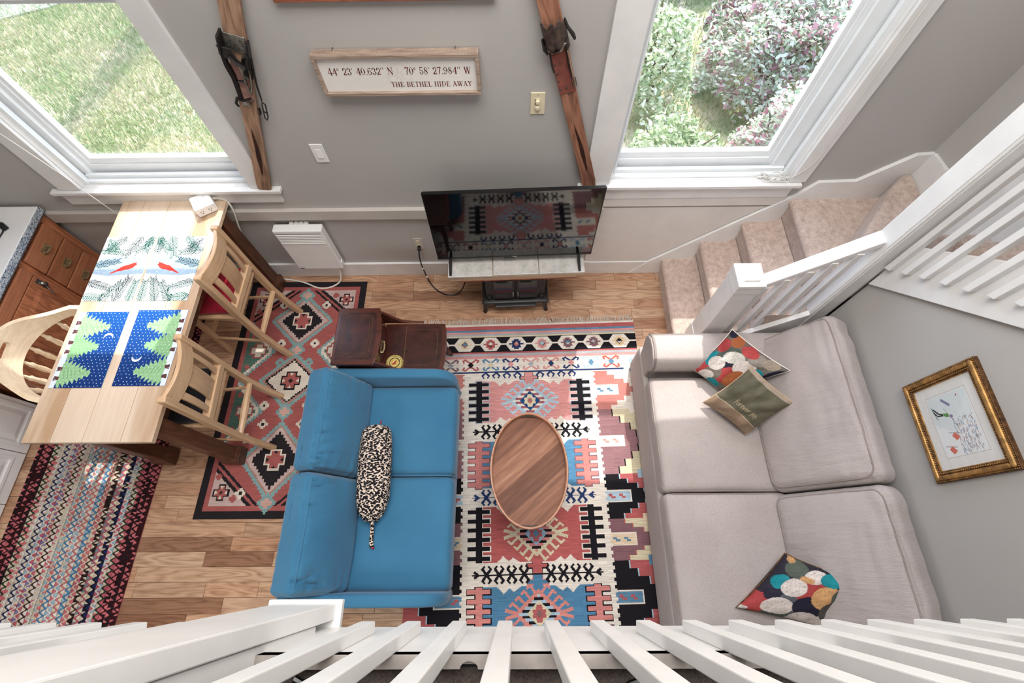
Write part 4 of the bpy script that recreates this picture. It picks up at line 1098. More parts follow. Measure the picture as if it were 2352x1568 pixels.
seatc = Vector((-2.70, 1.13, .45))
m = MB(); m.rbox(.235, .235, .022, .02, Matrix.Translation(seatc), crown=-.012, n=14)
obj('seat', m, MAT['bow'], bc, smooth=True)
prof = [(.0, .009), (.10, .010), (.18, .016), (.26, .011), (.30, .013), (.33, .009), (.42, .012), (.60, .018), (.75, .013), (.82, .017), (.86, .010), (1, .009)]
for a in (-.86, -.62, -.36, -.12, .12, .36, .62, .86):
    top = bowpt(a); top.z += .004
    d = Vector((top.x, top.y, 0))-Vector((seatc.x, seatc.y, 0)); d.normalize()
    bot = Vector((seatc.x+d.x*.20, seatc.y+d.y*.205, .465))
    m = MB(); m.tube([bot+(top-bot)*f for f, _ in prof], [q for _, q in prof], 8)
    obj('spindle', m, MAT['bow'], bc, smooth=True)
for sx_ in (-1, 1):
    for sy in (-1, 1):
        a = Vector((seatc.x+sx_*.15, seatc.y+sy*.15, .44)); b_ = Vector((seatc.x+sx_*.215, seatc.y+sy*.20, .012))
        m = MB(); m.tube([a+(b_-a)*f for f in (0, .15, .3, .42, .46, .5, .7, .9, 1)], [.013, .018, .021, .016, .021, .016, .019, .013, .012], 8)
        obj('leg', m, MAT['bow'], bc, smooth=True)
    obj('stretcher', MB().tube([(seatc.x-.19, seatc.y+sx_*.175, .2), (seatc.x, seatc.y+sx_*.175, .2), (seatc.x+.19, seatc.y+sx_*.175, .2)], [.009, .015, .009], 8), MAT['bow'], bc, smooth=True)
# ------------------------------------------------------------------ oak kitchen cabinet and counter
CX = -3.2
cb = thing('base_cabinet', 'red oak kitchen base cabinet with three drawers in the left corner', 'cabinet', (-3.5, 1.6, 0))
obj('carcass', MB().box(XL+.01, CX-.02, 1.06, 2.135, .10, .85).box(XL+.01, CX-.09, 1.08, 2.12, 0, .10), MAT['oak'], cb)
obj('face_frame', MB().box(CX-.02, CX, 2.075, 2.135, .10, .85).box(CX-.02, CX, 1.72, 1.765, .10, .85).box(CX-.02, CX, 1.06, 1.10, .10, .85).box(CX-.02, CX, 1.10, 2.075, .82, .85).box(CX-.02, CX, 1.10, 2.075, .10, .13), MAT['oak'], cb)
for z0, z1 in ((.655, .812), (.495, .645), (.335, .485)):
    d = obj('drawer', MB().box(CX, CX+.02, 1.765, 2.07, z0, z1), MAT['oakd'], cb, bevel=.006)
    zc = (z0+z1)/2; yc_ = 1.915
    pm = MB().box(CX+.02, CX+.024, yc_-.035, yc_+.035, zc-.02, zc+.02)
    pm.tube([(CX+.024, yc_-.03, zc), (CX+.045, yc_-.026, zc-.002), (CX+.048, yc_, zc-.004), (CX+.045, yc_+.026, zc-.002), (CX+.024, yc_+.03, zc)], .006, 6)
    obj('pull', pm, MAT['brass'], d)
obj('drawer', MB().box(CX, CX+.02, 1.765, 2.07, .14, .325), MAT['oakd'], cb, bevel=.006)
dr = obj('door', MB().box(CX, CX+.018, 1.095, 1.72, .14, .72), MAT['oak'], cb, bevel=.003)
obj('door_panel', MB().hexa([(CX+.018, 1.16, .20), (CX+.018, 1.655, .20), (CX+.018, 1.655, .66), (CX+.018, 1.16, .66), (CX+.026, 1.19, .23), (CX+.026, 1.625, .23), (CX+.026, 1.625, .63), (CX+.026, 1.19, .63)]), MAT['oak'], dr)
hm = MB().lathe([(.010, 0), (.012, .012), (.006, .02), (.014, .03), (.012, .036), (.003, .038)], (CX+.018, 1.69, .66), 12, (1, 0, 0)).box(CX+.018, CX+.023, 1.675, 1.705, .615, .70).tube([(CX+.022, 1.69, .63), (CX+.04, 1.672, .60), (CX+.035, 1.665, .57)], .005, 6)
obj('catch', hm, MAT['steel'], dr, smooth=True)
obj('drawer', MB().box(CX, CX+.02, 1.10, 1.715, .728, .815), MAT['oakd'], cb, bevel=.006)
tag(recenter(obj('countertop', MB().box(XL+.005, CX+.03, 1.04, 2.145, .862, .898), MAT['whitep'], bevel=.01)), 'white laminate worktop over the oak cabinet', 'worktop')
o = bpy.data.objects['countertop']; o2 = obj('edge_strip', MB().box(CX+.03, CX+.037, 1.04, 2.14, .852, .8975), MAT['granite'], o); o2['label'] = 'speckled blue grey counter edge'
o2 = obj('edge_strip', MB().box(CX+.03, CX+.037, 1.04, 2.14, .851, .856), MAT['granite'], o)
ad = thing('power_adapter', 'small black power adapter with a cord lying on the white worktop', 'adapter', (-3.3, 1.95, .9))
obj('brick', MB().obox((-3.31, 1.965, .912), (.6, -.5, 0), (.5, .6, 0), (0, 0, 1), .026, .017, .013), MAT['blackp'], ad, bevel=.004)
obj('cord', MB().tube([(-3.5, 2.09, .903), (-3.40, 2.04, .903), (-3.33, 1.985, .908), (-3.30, 1.93, .908), (-3.31, 1.88, .903), (-3.36, 1.84, .903), (-3.40, 1.85, .903)], .0045, 6), MAT['blackp'], ad, smooth=True)
# white folding closet door in the left wall
dx = -3.46
d1 = thing('door_1', 'white panelled folding closet door at the left', None, (dx, .4, 0), kind='structure')
struct('wall_closet', MB().box(XL, dx-.035, -.9, 1.03, 0, 2.0), MAT['wall'])
for k in range(4):
    y1 = 1.02-k*.34; y0 = y1-.336
    lf_ = obj('leaf', MB().box(dx-.032, dx, y0, y1, .02, 1.98), T, d1, bevel=.004)
    for z0, z1 in ((.12, .62), (.74, 1.24), (1.36, 1.88)):
        pm = MB()
        pm.box(dx, dx+.010, y0+.035, y1-.035, z0-.02, z0).box(dx, dx+.010, y0+.035, y1-.035, z1, z1+.02).box(dx, dx+.010, y0+.035, y0+.055, z0, z1).box(dx, dx+.010, y1-.055, y1-.035, z0, z1)
        pm.hexa([(dx, y0+.07, z0+.015), (dx, y1-.07, z0+.015), (dx, y1-.07, z1-.015), (dx, y0+.07, z1-.015), (dx+.009, y0+.10, z0+.045), (dx+.009, y1-.10, z0+.045), (dx+.009, y1-.10, z1-.045), (dx+.009, y0+.10, z1-.045)])
        obj('raised_panel', pm, T, lf_)
# ------------------------------------------------------------------ step end table with leather tops
et = thing('step_end_table', 'dark mahogany two tier end table with leather tops beside the blue loveseat', 'side table', (-.82, 1.29, 0))
MH, LE = MAT['mahog'], MAT['leather']
bowx = lambda y, x0, d: x0+d*(1-((y-1.287)/.19)**2)
n = 10; yy = [1.097+.382*i/n for i in range(n+1)]
def bowed(x_l, x_r, d, y0, y1, z0, z1, inset=0):
    ys_ = [y0+(y1-y0)*i/n for i in range(n+1)]
    poly = [(x_l, y0)]+[(bowx(y_, x_r, d), y_) for y_ in ys_]+[(x_l, y1)]
    return MB().prism(poly, 'z', z0, z1)
obj('upper_top', bowed(-1.148, -.878, .028, 1.09, 1.487, .628, .65), MH, et, bevel=.005)
obj('upper_leather', bowed(-1.128, -.905, .020, 1.125, 1.452, .6495, .6515), LE, et)
tl = MB(); 
for q in (.02, .038):
    x0, x1, y0, y1 = -1.128+q, -.900-q, 1.125+q, 1.452-q
    for a, b_ in (((x0, y0), (x1, y0)), ((x1, y0), (x1+.01, (y0+y1)/2)), ((x1+.01, (y0+y1)/2), (x1, y1)), ((x1, y1), (x0, y1)), ((x0, y1), (x0, y0))): tl.bar((a[0], a[1], .6516), (b_[0], b_[1], .6516), .003, .0008)
obj('tooled_line', tl, MAT['goldd'], et)
obj('upper_case', bowed(-1.135, -.892, .022, 1.105, 1.472, .49, .628), MH, et, bevel=.003)
df = MB(); ys_ = [1.135+.305*i/n for i in range(n+1)]
df.prism([(bowx(y_, -.891, .022), y_) for y_ in ys_]+[(bowx(y_, -.884, .022), y_) for y_ in reversed(ys_)], 'z', .505, .617)
dw = obj('drawer', df, MH, et)
obj('pull', MB().tube([(-.862, 1.275, .585), (-.848, 1.275, .582), (-.845, 1.25, .575), (-.846, 1.225, .575), (-.85, 1.20, .58), (-.864, 1.20, .585)], .006, 6).box(-.863, -.86, 1.19, 1.285, .57, .60), MAT['brass'], dw, smooth=True)
obj('lower_top', bowed(-.88, -.482, .022, 1.105, 1.452, .462, .482), MH, et, bevel=.005)
obj('lower_leather', bowed(-.86, -.505, .016, 1.13, 1.43, .4815, .4835), LE, et)
obj('leather_seam', MB().bar((-.735, 1.13, .4838), (-.735, 1.43, .4838), .006, .0012).bar((-.53, 1.15, .4838), (-.518, 1.28, .4838), .003, .001).bar((-.518, 1.28, .4838), (-.53, 1.41, .4838), .003, .001).bar((-.735, 1.41, .4838), (-.53, 1.41, .4838), .003, .001).bar((-.735, 1.15, .4838), (-.53, 1.15, .4838), .003, .001), MAT['goldd'], et)
for y_ in (1.462, 1.112):
    pts_ = [(-.90, .49), (-.90, .64), (-.87, .636), (-.84, .60), (-.80, .545), (-.76, .51), (-.70, .493), (-.62, .486), (-.62, .482)]
    obj('curved_side', MB().prism(pts_, 'y', y_-.008, y_+.008), MH, et, bevel=.002)
obj('apron', bowed(-1.125, -.515, .01, 1.12, 1.44, .41, .462), MH, et)
for x, y_ in ((-1.11, 1.13), (-1.11, 1.44), (-.53, 1.135), (-.53, 1.425)):
    sx_ = 1 if x > -.8 else -1
    obj('leg', MB().tube([(x, y_, .46), (x+.012*sx_, y_, .30), (x+.01*sx_, y_, .15), (x+.035*sx_, y_, .012)], [.024, .02, .016, .018], 8), MH, et, smooth=True)
# round coaster
cs = Canvas(.112, .112, .0016, (206, 186, 108)); c0 = .056
cs.ell(c0, c0, .056, .056, (150, 110, 70), n=40); cs.ell(c0, c0, .052, .052, (212, 194, 118), n=40)
for k in range(24):
    a = 2*PI*k/24; b_ = 2*PI*(k+1)/24; r1, r2 = (.047, .044) if k % 2 else (.044, .047)
    cs.line([(c0+r1*math.cos(a), c0+r1*math.sin(a)), (c0+r2*math.cos(b_), c0+r2*math.sin(b_))], .0034, (92, 96, 52))
cs.ell(c0, c0, .036, .036, (62, 36, 38), n=36); cs.ell(c0, c0, .030, .030, (216, 192, 112), n=36)
cs.poly([(c0-.012, c0+.016), (c0-.016, c0+.006), (c0-.004, c0-.002), (c0+.008, c0-.018), (c0+.014, c0-.014), (c0+.006, c0+.004), (c0+.008, c0+.014), (c0-.002, c0+.010)], (168, 58, 52))
for a in (2.2, 2.9, 3.6, -.3, .3): cs.line([(c0+.022*math.cos(a), c0+.022*math.sin(a)), (c0+.019*math.cos(a+.35), c0+.019*math.sin(a+.35))], .003, (190, 110, 70))
lin = cs.lin(); mt = MB(); R_, A_ = 26, 60; cc_ = []
for j in range(R_+1):
    for i in range(A_): mt.v.append((.056*j/R_*math.cos(2*PI*i/A_), .056*j/R_*math.sin(2*PI*i/A_), .006)); cc_.append(lin[min(cs.ny-1, max(0, int((c0-.056*j/R_*math.sin(2*PI*i/A_))/.0016))), min(cs.nx-1, max(0, int((c0+.056*j/R_*math.cos(2*PI*i/A_))/.0016)))])
for i in range(A_): mt.v.append((.056*math.cos(2*PI*i/A_), .056*math.sin(2*PI*i/A_), 0)); cc_.append(srgb((130, 92, 58)))
for j in range(R_+1):
    for i in range(A_): mt.f.append((j*A_+i, j*A_+(i+1) % A_, (j+1)*A_+(i+1) % A_, (j+1)*A_+i)[::-1])
o = obj('coaster', mt, MAT['print']); o.location = (-.792, 1.165, .484); ORG[o.name] = (-.792, 1.165, .484)
at = o.data.color_attributes.new('Col', 'FLOAT_COLOR', 'POINT'); c4 = np.ones((len(mt.v), 4), np.float32); c4[:, :3] = np.array(cc_); at.data.foreach_set('color', c4.ravel())
tag(o, 'round straw coloured coaster with a wavy green ring on the end table', 'coaster')
# ------------------------------------------------------------------ oval tray table
ov = thing('oval_tray_table', 'oval wooden tray top coffee table with a raised rim on the patterned rug', 'coffee table', (.077, .486, 0))
ox, oy, rx, ry = .077, .486, .232, .338
A_ = 72
def oval(q, z): return [(ox+(rx+q)*math.cos(2*PI*k/A_), oy+(ry+q)*math.sin(2*PI*k/A_), z) for k in range(A_)]
m = MB(); m.add(oval(-.004, .420)+oval(-.004, .436), [tuple(reversed(range(A_))), tuple(range(A_, 2*A_))]+[(k, (k+1) % A_, A_+(k+1) % A_, A_+k) for k in range(A_)])
obj('tray_panel', m, MAT['tray'], ov)
m = MB(); zr = .478
rings_ = [oval(-.010, .434), oval(-.010, zr-.004), oval(-.006, zr), oval(0, zr), oval(.003, zr-.004), oval(.003, .415), oval(-.010, .415)]
for q in rings_: m.v += q
for i in range(len(rings_)-1):
    for k in range(A_): m.f.append((i*A_+k, i*A_+(k+1) % A_, (i+1)*A_+(k+1) % A_, (i+1)*A_+k)[::-1])
m.f += [(6*A_+k, 6*A_+(k+1) % A_, (k+1) % A_, k)[::-1] for k in range(A_)]
rim = obj('rim', m, MAT['trayrim'], ov, smooth=True)
for s in (1, -1):
    h = MB(); h.tube([(ox+.045*f, oy+s*(ry-.0115-.0022*f*f*9*.3), .4555) for f in (-1, -.6, -.2, .2, .6, 1)], .0065, 8, flat=.35)
    obj('handle_slot', h, MAT['slot'], rim, smooth=True)
for sx_ in (-1, 1):
    for sy in (-1, 1):
        obj('leg', MB().tube([(ox+sx_*.10, oy+sy*.18, .416), (ox+sx_*.15, oy+sy*.24, .012)], [.016, .011], 8), MAT['trayrim'], ov, smooth=True)
obj('cross_bar', MB().bar((ox-.10, oy-.18, .40), (ox+.10, oy+.18, .40), .03, .02).bar((ox+.10, oy-.18, .40), (ox-.10, oy+.18, .40), .03, .018), MAT['trayrim'], ov)
# ------------------------------------------------------------------ blue loveseat
bs = thing('blue_loveseat', 'blue two seat loveseat with its back to the dining table', 'sofa', (-.82, .42, 0))
BLU_ = MAT['blue']
m = MB().rbox(.405, .61, .135, .03, Matrix.Translation((-.80, .425, .225)), n=10); obj('base', m, BLU_, bs, smooth=True)
# seat: two joined cushions
for y0, y1 in ((.452, 1.020), (-.170, .448)):
    m = MB().rbox((.94-.375)/2+.10, (y1-y0)/2, .085, .042, Matrix.Translation(((-.375-.94)/2-.10, (y0+y1)/2, .355)), crown=.012, n=18, wob=.0015, seed=y0)
    obj('seat_cushion', m, BLU_, bs, smooth=True)
obj('seam', MB().tube([(-.95, .45, .441), (-.45, .45, .441), (-.40, .45, .432), (-.377, .45, .40), (-.374, .45, .30)], .0035, 6), BLU_, bs, smooth=True)
# arms: thin padded panels, rounded at the front
def arm(yc_, lean):
    vs = []; prof_ = [(-1.20, .10), (-.44, .10), (-.405, .16), (-.40, .40), (-.415, .47), (-.45, .525), (-.51, .552), (-.70, .562), (-1.20, .572)]
    m = MB(); L_ = []
    for off, sh in ((-.034, .0), (-.028, .012), (0, .018), (.028, .012), (.034, .0)):
        L_.append([(x-(sh*.0 if x < -.6 else -sh), yc_+off+lean*(z-.3), z+sh*(1 if z > .3 else -.2)) for x, z in prof_])
    nP = len(prof_)
    for q in L_: m.v += q
    for i in range(len(L_)-1):
        for k in range(nP): m.f.append((i*nP+k, i*nP+(k+1) % nP, (i+1)*nP+(k+1) % nP, (i+1)*nP+k))
    m.f += [tuple(range(nP))[::-1], tuple((len(L_)-1)*nP+k for k in range(nP))]
    o = obj('arm', m, BLU_, bs, smooth=True, bevel=.008, sharp=50)
    return o
arm(1.062, .0); arm(-.202, .0)
# back panel
m = MB(); v = [(-1.12, -.235, .10), (-1.18, -.235, .10), (-1.245, -.235, .62), (-1.185, -.235, .62)]
m.prism([(x, z) for x, _, z in v], 'y', -.225, 1.06)
obj('back', m, BLU_, bs, smooth=True, bevel=.02, seg=3)
# back cushions: thick wedge shapes leaning on the back panel
def back_cushion(y0, y1, seed):
    hx, hy, hz = .198, (y1-y0)/2, .085
    mt_ = Matrix.Translation((-1.082, (y0+y1)/2, .585)) @ Matrix.Rotation(math.radians(64), 4, 'Y')      # local -x is the top edge, local z faces the seat
    inv = mt_.inverted(); m = MB(); m.rbox(hx, hy, hz, .042, mt_, crown=.042, n=64)
    g_ = random.Random(int(seed*31)); folds = [(g_.uniform(-hy, hy), g_.uniform(.007, .014), g_.uniform(.006, .016), g_.uniform(-.35, .35), g_.uniform(.2, 1.0)) for _ in range(26)]
    vs = []
    for p in m.v:
        q = inv @ Vector(p); a, b_ = -q.x/hx, q.y/hy; up = 1 if q.z > -.01 else 0
        # gathers run down from the piped top edge and fade out on the face
        for fy, fw, fd, fs_, ln in folds:
            dd = (q.y-fy-fs_*(q.x+hx))/fw
            if abs(dd) < 3: q.z -= fd*math.exp(-dd*dd)*up*min(1, max(0, (a-(1-ln))/.4))*min(1, max(.25, (1.02-a)*9))
        q.z += (.007*noise.noise(Vector((q.y*5, q.x*6, seed)))+.006*max(0, a)*noise.noise(Vector((q.y*16, a*1.5, seed))))*up
        q.z += max(0, abs(b_)-.5)*.022*noise.noise(Vector((a*6, seed*9, b_)))*up
        q.x -= .006*max(0, a)*noise.noise(Vector((q.y*20, seed, 1)))
        vs.append(tuple(mt_ @ q))
    m.v = vs
    o = obj('back_cushion', m, MAT['blueback'], bs, smooth=True, sharp=80)
    pts_ = []
    for i in range(33):
        b_ = -.93+1.86*i/32; q = Vector((-hx+.020+.006*abs(b_)**6, b_*hy, hz-.006+.010*(1-b_*b_)-.010*abs(b_)**8)); q.z += .003*noise.noise(Vector((q.y*16, 1.5, seed)))
        pts_.append(tuple(mt_ @ q))
    obj('seam', MB().tube(snap(pts_, m, .0008), .0034, 6), BLU_, o, smooth=True)
back_cushion(.436, 1.035, 1.0); back_cushion(-.175, .428, 2.0)
for x, y_ in ((-1.12, -.15), (-1.12, 1.0), (-.47, -.15), (-.47, 1.0)):
    obj('foot', MB().tube([(x, y_, .10), (x, y_, .010)], [.022, .016], 8), MAT['walnut'], bs, smooth=True)
# leopard bolster
bl = thing('bolster', 'leopard print bolster with gathered ends lying on the blue loveseat', 'cushion', (-.825, .45, .45))
A, B_ = Vector((-.848, .745, .522)), Vector((-.822, .190, .522)); ax_ = (B_-A)
prof_ = [(0, .004), (.012, .034), (.03, .066), (.075, .086), (.2, .096), (.4, .098), (.6, .098), (.78, .094), (.88, .080), (.94, .062), (.972, .046), (.985, .042), (1.0, .034), (1.0, .006)]
m = MB(); n = 40; L_ = ax_.length; dz = ax_.normalized(); ux = dz.cross(Vector((0, 0, 1))).normalized(); uz = ux.cross(dz)
for f, r_ in prof_:
    for k in range(n):
        a = 2*PI*k/n; rr_ = r_*(1+(.10 if (f < .03 or f > .93) else .012)*math.sin(a*9+f*4)*(r_ > .01)+.02*noise.noise(Vector((math.cos(a)*2, math.sin(a)*2, f*6))))
        m.v.append(tuple(A+ax_*f+ux*math.cos(a)*rr_+uz*math.sin(a)*rr_*.80))
for i in range(len(prof_)-1):
    for k in range(n): m.f.append((i*n+k, i*n+(k+1) % n, (i+1)*n+(k+1) % n, (i+1)*n+k))
m.f += [tuple(range(n))[::-1], tuple((len(prof_)-1)*n+k for k in range(n))]
obj('cover', m, MAT['leopard'], bl, smooth=True, sharp=60)
obj('tie', MB().tube([B_+Vector((0, .01, 0)), B_+Vector((.0, -.03, -.035)), B_+Vector((-.005, -.085, -.062)), B_+Vector((.0, -.135, -.064))], [.014, .011, .012, .013], 8, flat=.5), MAT['leopard'], bl, smooth=True)
obj('tie_end', MB().tube([B_+Vector((.0, -.136, -.062)), B_+Vector((.018, -.140, -.062))], .005, 6).tube([A+Vector((.02, .0, .01)), A+Vector((.025, .022, .012))], .004, 6), MAT['redpad'], bl, smooth=True)
# ------------------------------------------------------------------ grey sofa
gs = thing('grey_sofa', 'light taupe two cushion sofa with rolled arms against the right wall', 'sofa', (1.40, .34, 0))
G = MAT['grey']; SY = -.665
m = MB().rbox(.47, .985, .155, .03, Matrix.Translation((1.365, .345, .175)), n=12); obj('base', m, G, gs, smooth=True)
m = MB().rbox(.02, .985, .16, .018, Matrix.Translation((.878, .345, .19)), n=12, wob=.002, seed=4); obj('front_panel', m, G, gs, smooth=True)
def piped(parent, pts, r=.0042): obj('piping', MB().tube(pts, r, 6, closed=True), MAT['grey_pipe'], parent, smooth=True)
MAT['grey_pipe'] = plain('taupe_piping', (150, 138, 132), .8, .15)
def loop(hx, hy, z, r, mt_, n=5, crown=0):
    pts_ = []
    for cx_, cy_, a0 in ((hx-r, hy-r, 0), (-hx+r, hy-r, PI/2), (-hx+r, -hy+r, PI), (hx-r, -hy+r, 1.5*PI)):
        for k in range(n+1):
            a = a0+PI/2*k/n; pts_.append(tuple(mt_ @ Vector((cx_+r*math.cos(a), cy_+r*math.sin(a), z))))
    return pts_
for y0, y1, sd in ((.345, 1.055, 1), (-.375, .340, 2)):
    hx, hy, hz = .36, (y1-y0)/2, .082; mt_ = Matrix.Translation((1.222, (y0+y1)/2, .385))
    m = MB().rbox(hx, hy, hz, .034, mt_, crown=.030, n=22, wob=.003, seed=sd, wf=4)
    o = obj('seat_cushion', m, G, gs, smooth=True, sharp=80)
    piped(o, loop(hx-.006, hy-.006, hz-.012, .05, mt_))
def gback(y0, y1, sd):
    hx, hy, hz = .295, (y1-y0)/2, .10
    mt_ = Matrix.Translation((1.726, (y0+y1)/2, .655)) @ Matrix.Rotation(math.radians(-56), 4, 'Y')
    m = MB().rbox(hx, hy, hz, .06, mt_, crown=.045, n=44)
    vs = []
    for p in m.v:
        q = mt_.inverted() @ Vector(p); a, b_ = q.x/hx, q.y/hy
        w_ = .008*noise.noise(Vector((q.x*9, q.y*4, sd)))+.0075*noise.noise(Vector((q.x*30, q.y*6, sd+4)))*min(1, max(0, a+.4))+.004*noise.noise(Vector((q.x*60, q.y*16, sd+9)))*min(1, max(0, a+.2))+.012*max(0, a-.55)*noise.noise(Vector((q.y*18, a*2, sd)))
        q.z += w_; q.x += max(0, a-.6)*.03*noise.noise(Vector((q.y*12, sd, 2)))
        vs.append(tuple(mt_ @ q))
    m.v = vs
    o = obj('back_cushion', m, MAT['greyback'], gs, smooth=True, sharp=80)
    lp_ = loop(hx-.030, hy-.014, hz+.004, .07, mt_); dense = []
    for i in range(len(lp_)):
        a_, b_ = Vector(lp_[i]), Vector(lp_[(i+1) % len(lp_)]); k_ = max(1, int((b_-a_).length/.025))
        dense += [tuple(a_+(b_-a_)*q/k_) for q in range(k_)]
    piped(o, snap(dense, m, .0012))
gback(.335, 1.275, 3); gback(-.60, .325, 5)
m = MB().prism([(1.78, .10), (1.955, .10), (1.955, .62), (1.93, .70), (1.88, .72), (1.84, .68), (1.80, .40)], 'y', -.62, 1.325); obj('back', m, G, gs, smooth=True, bevel=.02, seg=3)
def garm(yc_, s):
    # rolled arm profile (y, z) swept along x, with a shaped front panel
    prof_ = [(-.105*s, .02), (.075*s, .02), (.085*s, .36), (.105*s, .44), (.125*s, .50), (.118*s, .565), (.07*s, .612), (.0, .625), (-.075*s, .61), (-.115*s, .56), (-.118*s, .50), (-.10*s, .44), (-.10*s, .36)]
    m = MB(); m.prism([(yc_+a, b_) for a, b_ in prof_], 'x', .885, 1.92)
    o = obj('arm', m, G, gs, smooth=True, bevel=.012, seg=3, sharp=60)
    fp = MB(); pr2 = [(a*.97, b_*.992+.001) for a, b_ in prof_]
    fp.prism([(yc_+a, b_) for a, b_ in pr2], 'x', .865, .89); o2 = obj('arm_front', fp, G, o, smooth=True, bevel=.01, seg=3, sharp=60)
    obj('piping', MB().tube([(.879, yc_+a*1.0, b_) for a, b_ in prof_[2:]], .0055, 6), MAT['grey_pipe'], o, smooth=True)
garm(1.205, 1); garm(-.515, -1)
for x, y_ in ((.95, -.55), (.95, 1.25), (1.85, -.55), (1.85, 1.25)):
    obj('foot', MB().box(x-.025, x+.025, y_-.025, y_+.025, .005, .03), MAT['walnut'], gs)
# ------------------------------------------------------------------ television shelf over an electric stove (turned slightly)
ROT = math.radians(1.85)
es = thing('electric_stove', 'black cast iron electric stove heater under the television shelf', 'stove', (0, 1.95, 0), ROT)
I = MAT['iron']
def lb(nm, mbx, mat, par, **k): return obj(nm, mbx, mat, par, local=True, **k)
body = MB().box(-.225, .225, -.115, .12, .15, .455); lb('body', body, I, es, bevel=.01)
lb('top_plate', MB().box(-.245, .245, -.135, .125, .455, .475), I, es, bevel=.008)
lb('base_plate', MB().rbox(.258, .150, .014, .012, Matrix.Translation((0, -.005, .137)), n=8), I, es, smooth=True)
lb('ash_lip', MB().box(-.16, .16, -.175, -.13, .118, .13), I, es, bevel=.006)
for s in (-1, 1):
    d = lb('door', MB().box(*sorted((s*.006, s*.172)), -.130, -.115, .17, .445), I, es, bevel=.006)
    x0, x1 = sorted((s*.022, s*.158))
    lb('door_glass', MB().box(x0, x1, -.1325, -.129, .265, .43), MAT['stoveglass'], d)
    lb('door_panel', MB().hexa([(x0, -.130, .185), (x1, -.130, .185), (x1, -.130, .245), (x0, -.130, .245), (x0+.012, -.138, .195), (x1-.012, -.138, .195), (x1-.012, -.138, .235), (x0+.012, -.138, .235)]), I, d)
    lb('door_bead', MB().bar((x0-.004, -.133, .258), (x1+.004, -.133, .258), .006, .006).bar((x0-.004, -.133, .436), (x1+.004, -.133, .436), .006, .006).bar((x0-.004, -.133, .258), (x0-.004, -.133, .436), .006, .006).bar((x1+.004, -.133, .258), (x1+.004, -.133, .436), .006, .006), I, d)
    lb('handle', MB().tube([(s*.018, -.13, .275), (s*.018, -.148, .272), (s*.018, -.150, .245), (s*.018, -.138, .236)], .0055, 8), MAT['steel'], d, smooth=True)
    for z in (.185, .43):
        lb('rosette', MB().lathe([(.018, 0), (.018, .006), (.010, .010), (.008, .016), (.001, .018)], (s*.200, -.115, z), 14, (0, -1, 0)), I, es, smooth=True)
    for y0 in (-.125, .10):
        lg = MB(); fy = -1 if y0 < 0 else 1
        lg.tube([(s*.215, y0, .135), (s*.232, y0+fy*.004, .09), (s*.236, y0+fy*.01, .04), (s*.243, y0+fy*.018, 0)], [.030, .022, .017, .018], 8)
        lb('leg', lg, I, es, smooth=True)
sh = thing('tiled_shelf', 'stone tiled shelf on rough boards carrying the television', 'shelf', (0, 1.95, .475), ROT)
lb('red_board', MB().box(-.405, .425, -.155, .16, .0, .030), MAT['redboard'], sh, bevel=.003)
lb('plank', MB().box(-.462, .428, -.165, .165, .030, .062), MAT['plyboard'], sh, bevel=.003)
lb('backer', MB().box(-.462, .480, -.168, .175, .062, .083), MAT['plyboard'], sh)
for x0, x1 in ((-.468, -.158), (-.153, .162), (.167, .482)):
    lb('tile', MB().box(x0, x1, -.172+(.004 if x0 > -.2 else 0), .18, .083, .098), MAT['tile'], sh, bevel=.0025)
tv = thing('television', 'flat black television standing on the stone tiled shelf', 'television', (0, 1.965, .573), ROT)
zb, zt = .062, .705
yT = -.078
lb('cabinet', MB().box(-.527, .523, yT+.008, yT+.022, zb, zt).box(-.50, .50, yT+.022, yT+.036, zb+.01, zb+.42)  .box(-.40, .40, yT+.036, yT+.07, zb+.02, zb+.33), MAT['blackp'], tv, bevel=.004)
lb('bezel', MB().box(-.529, .525, yT-.002, yT+.012, zb-.002, zb+.012).box(-.529, .525, yT-.002, yT+.012, zt-.006, zt+.002).box(-.529, -.523, yT-.002, yT+.012, zb, zt).box(.519, .525, yT-.002, yT+.012, zb, zt), MAT['blackp'], tv)
lb('screen', MB().box(-.523, .519, yT, yT+.008, zb+.011, zt-.006), MAT['screen'], tv)
lb('badge', MB().box(-.018, .012, yT-.0035, yT-.002, zb+.002, zb+.008), MAT['steel'], tv)
lb('sensor', MB().box(-.075, .0, yT-.003, yT+.01, zb-.012, zb-.002), MAT['blackp'], tv)
for s, x in ((-1, -.445), (1, .440)):
    f = MB().tube([(x, yT+.02, zb+.005), (x+s*.002, yT-.02, .030), (x+s*.004, yT-.085, .009), (x+s*.004, yT-.10, .009)], [.011, .011, .009, .008], 8)
    f.tube([(x, yT+.02, zb+.005), (x, yT+.07, .030), (x, yT+.12, .009)], [.011, .011, .009], 8)
    lb('foot', f, MAT['blackp'], tv, smooth=True)
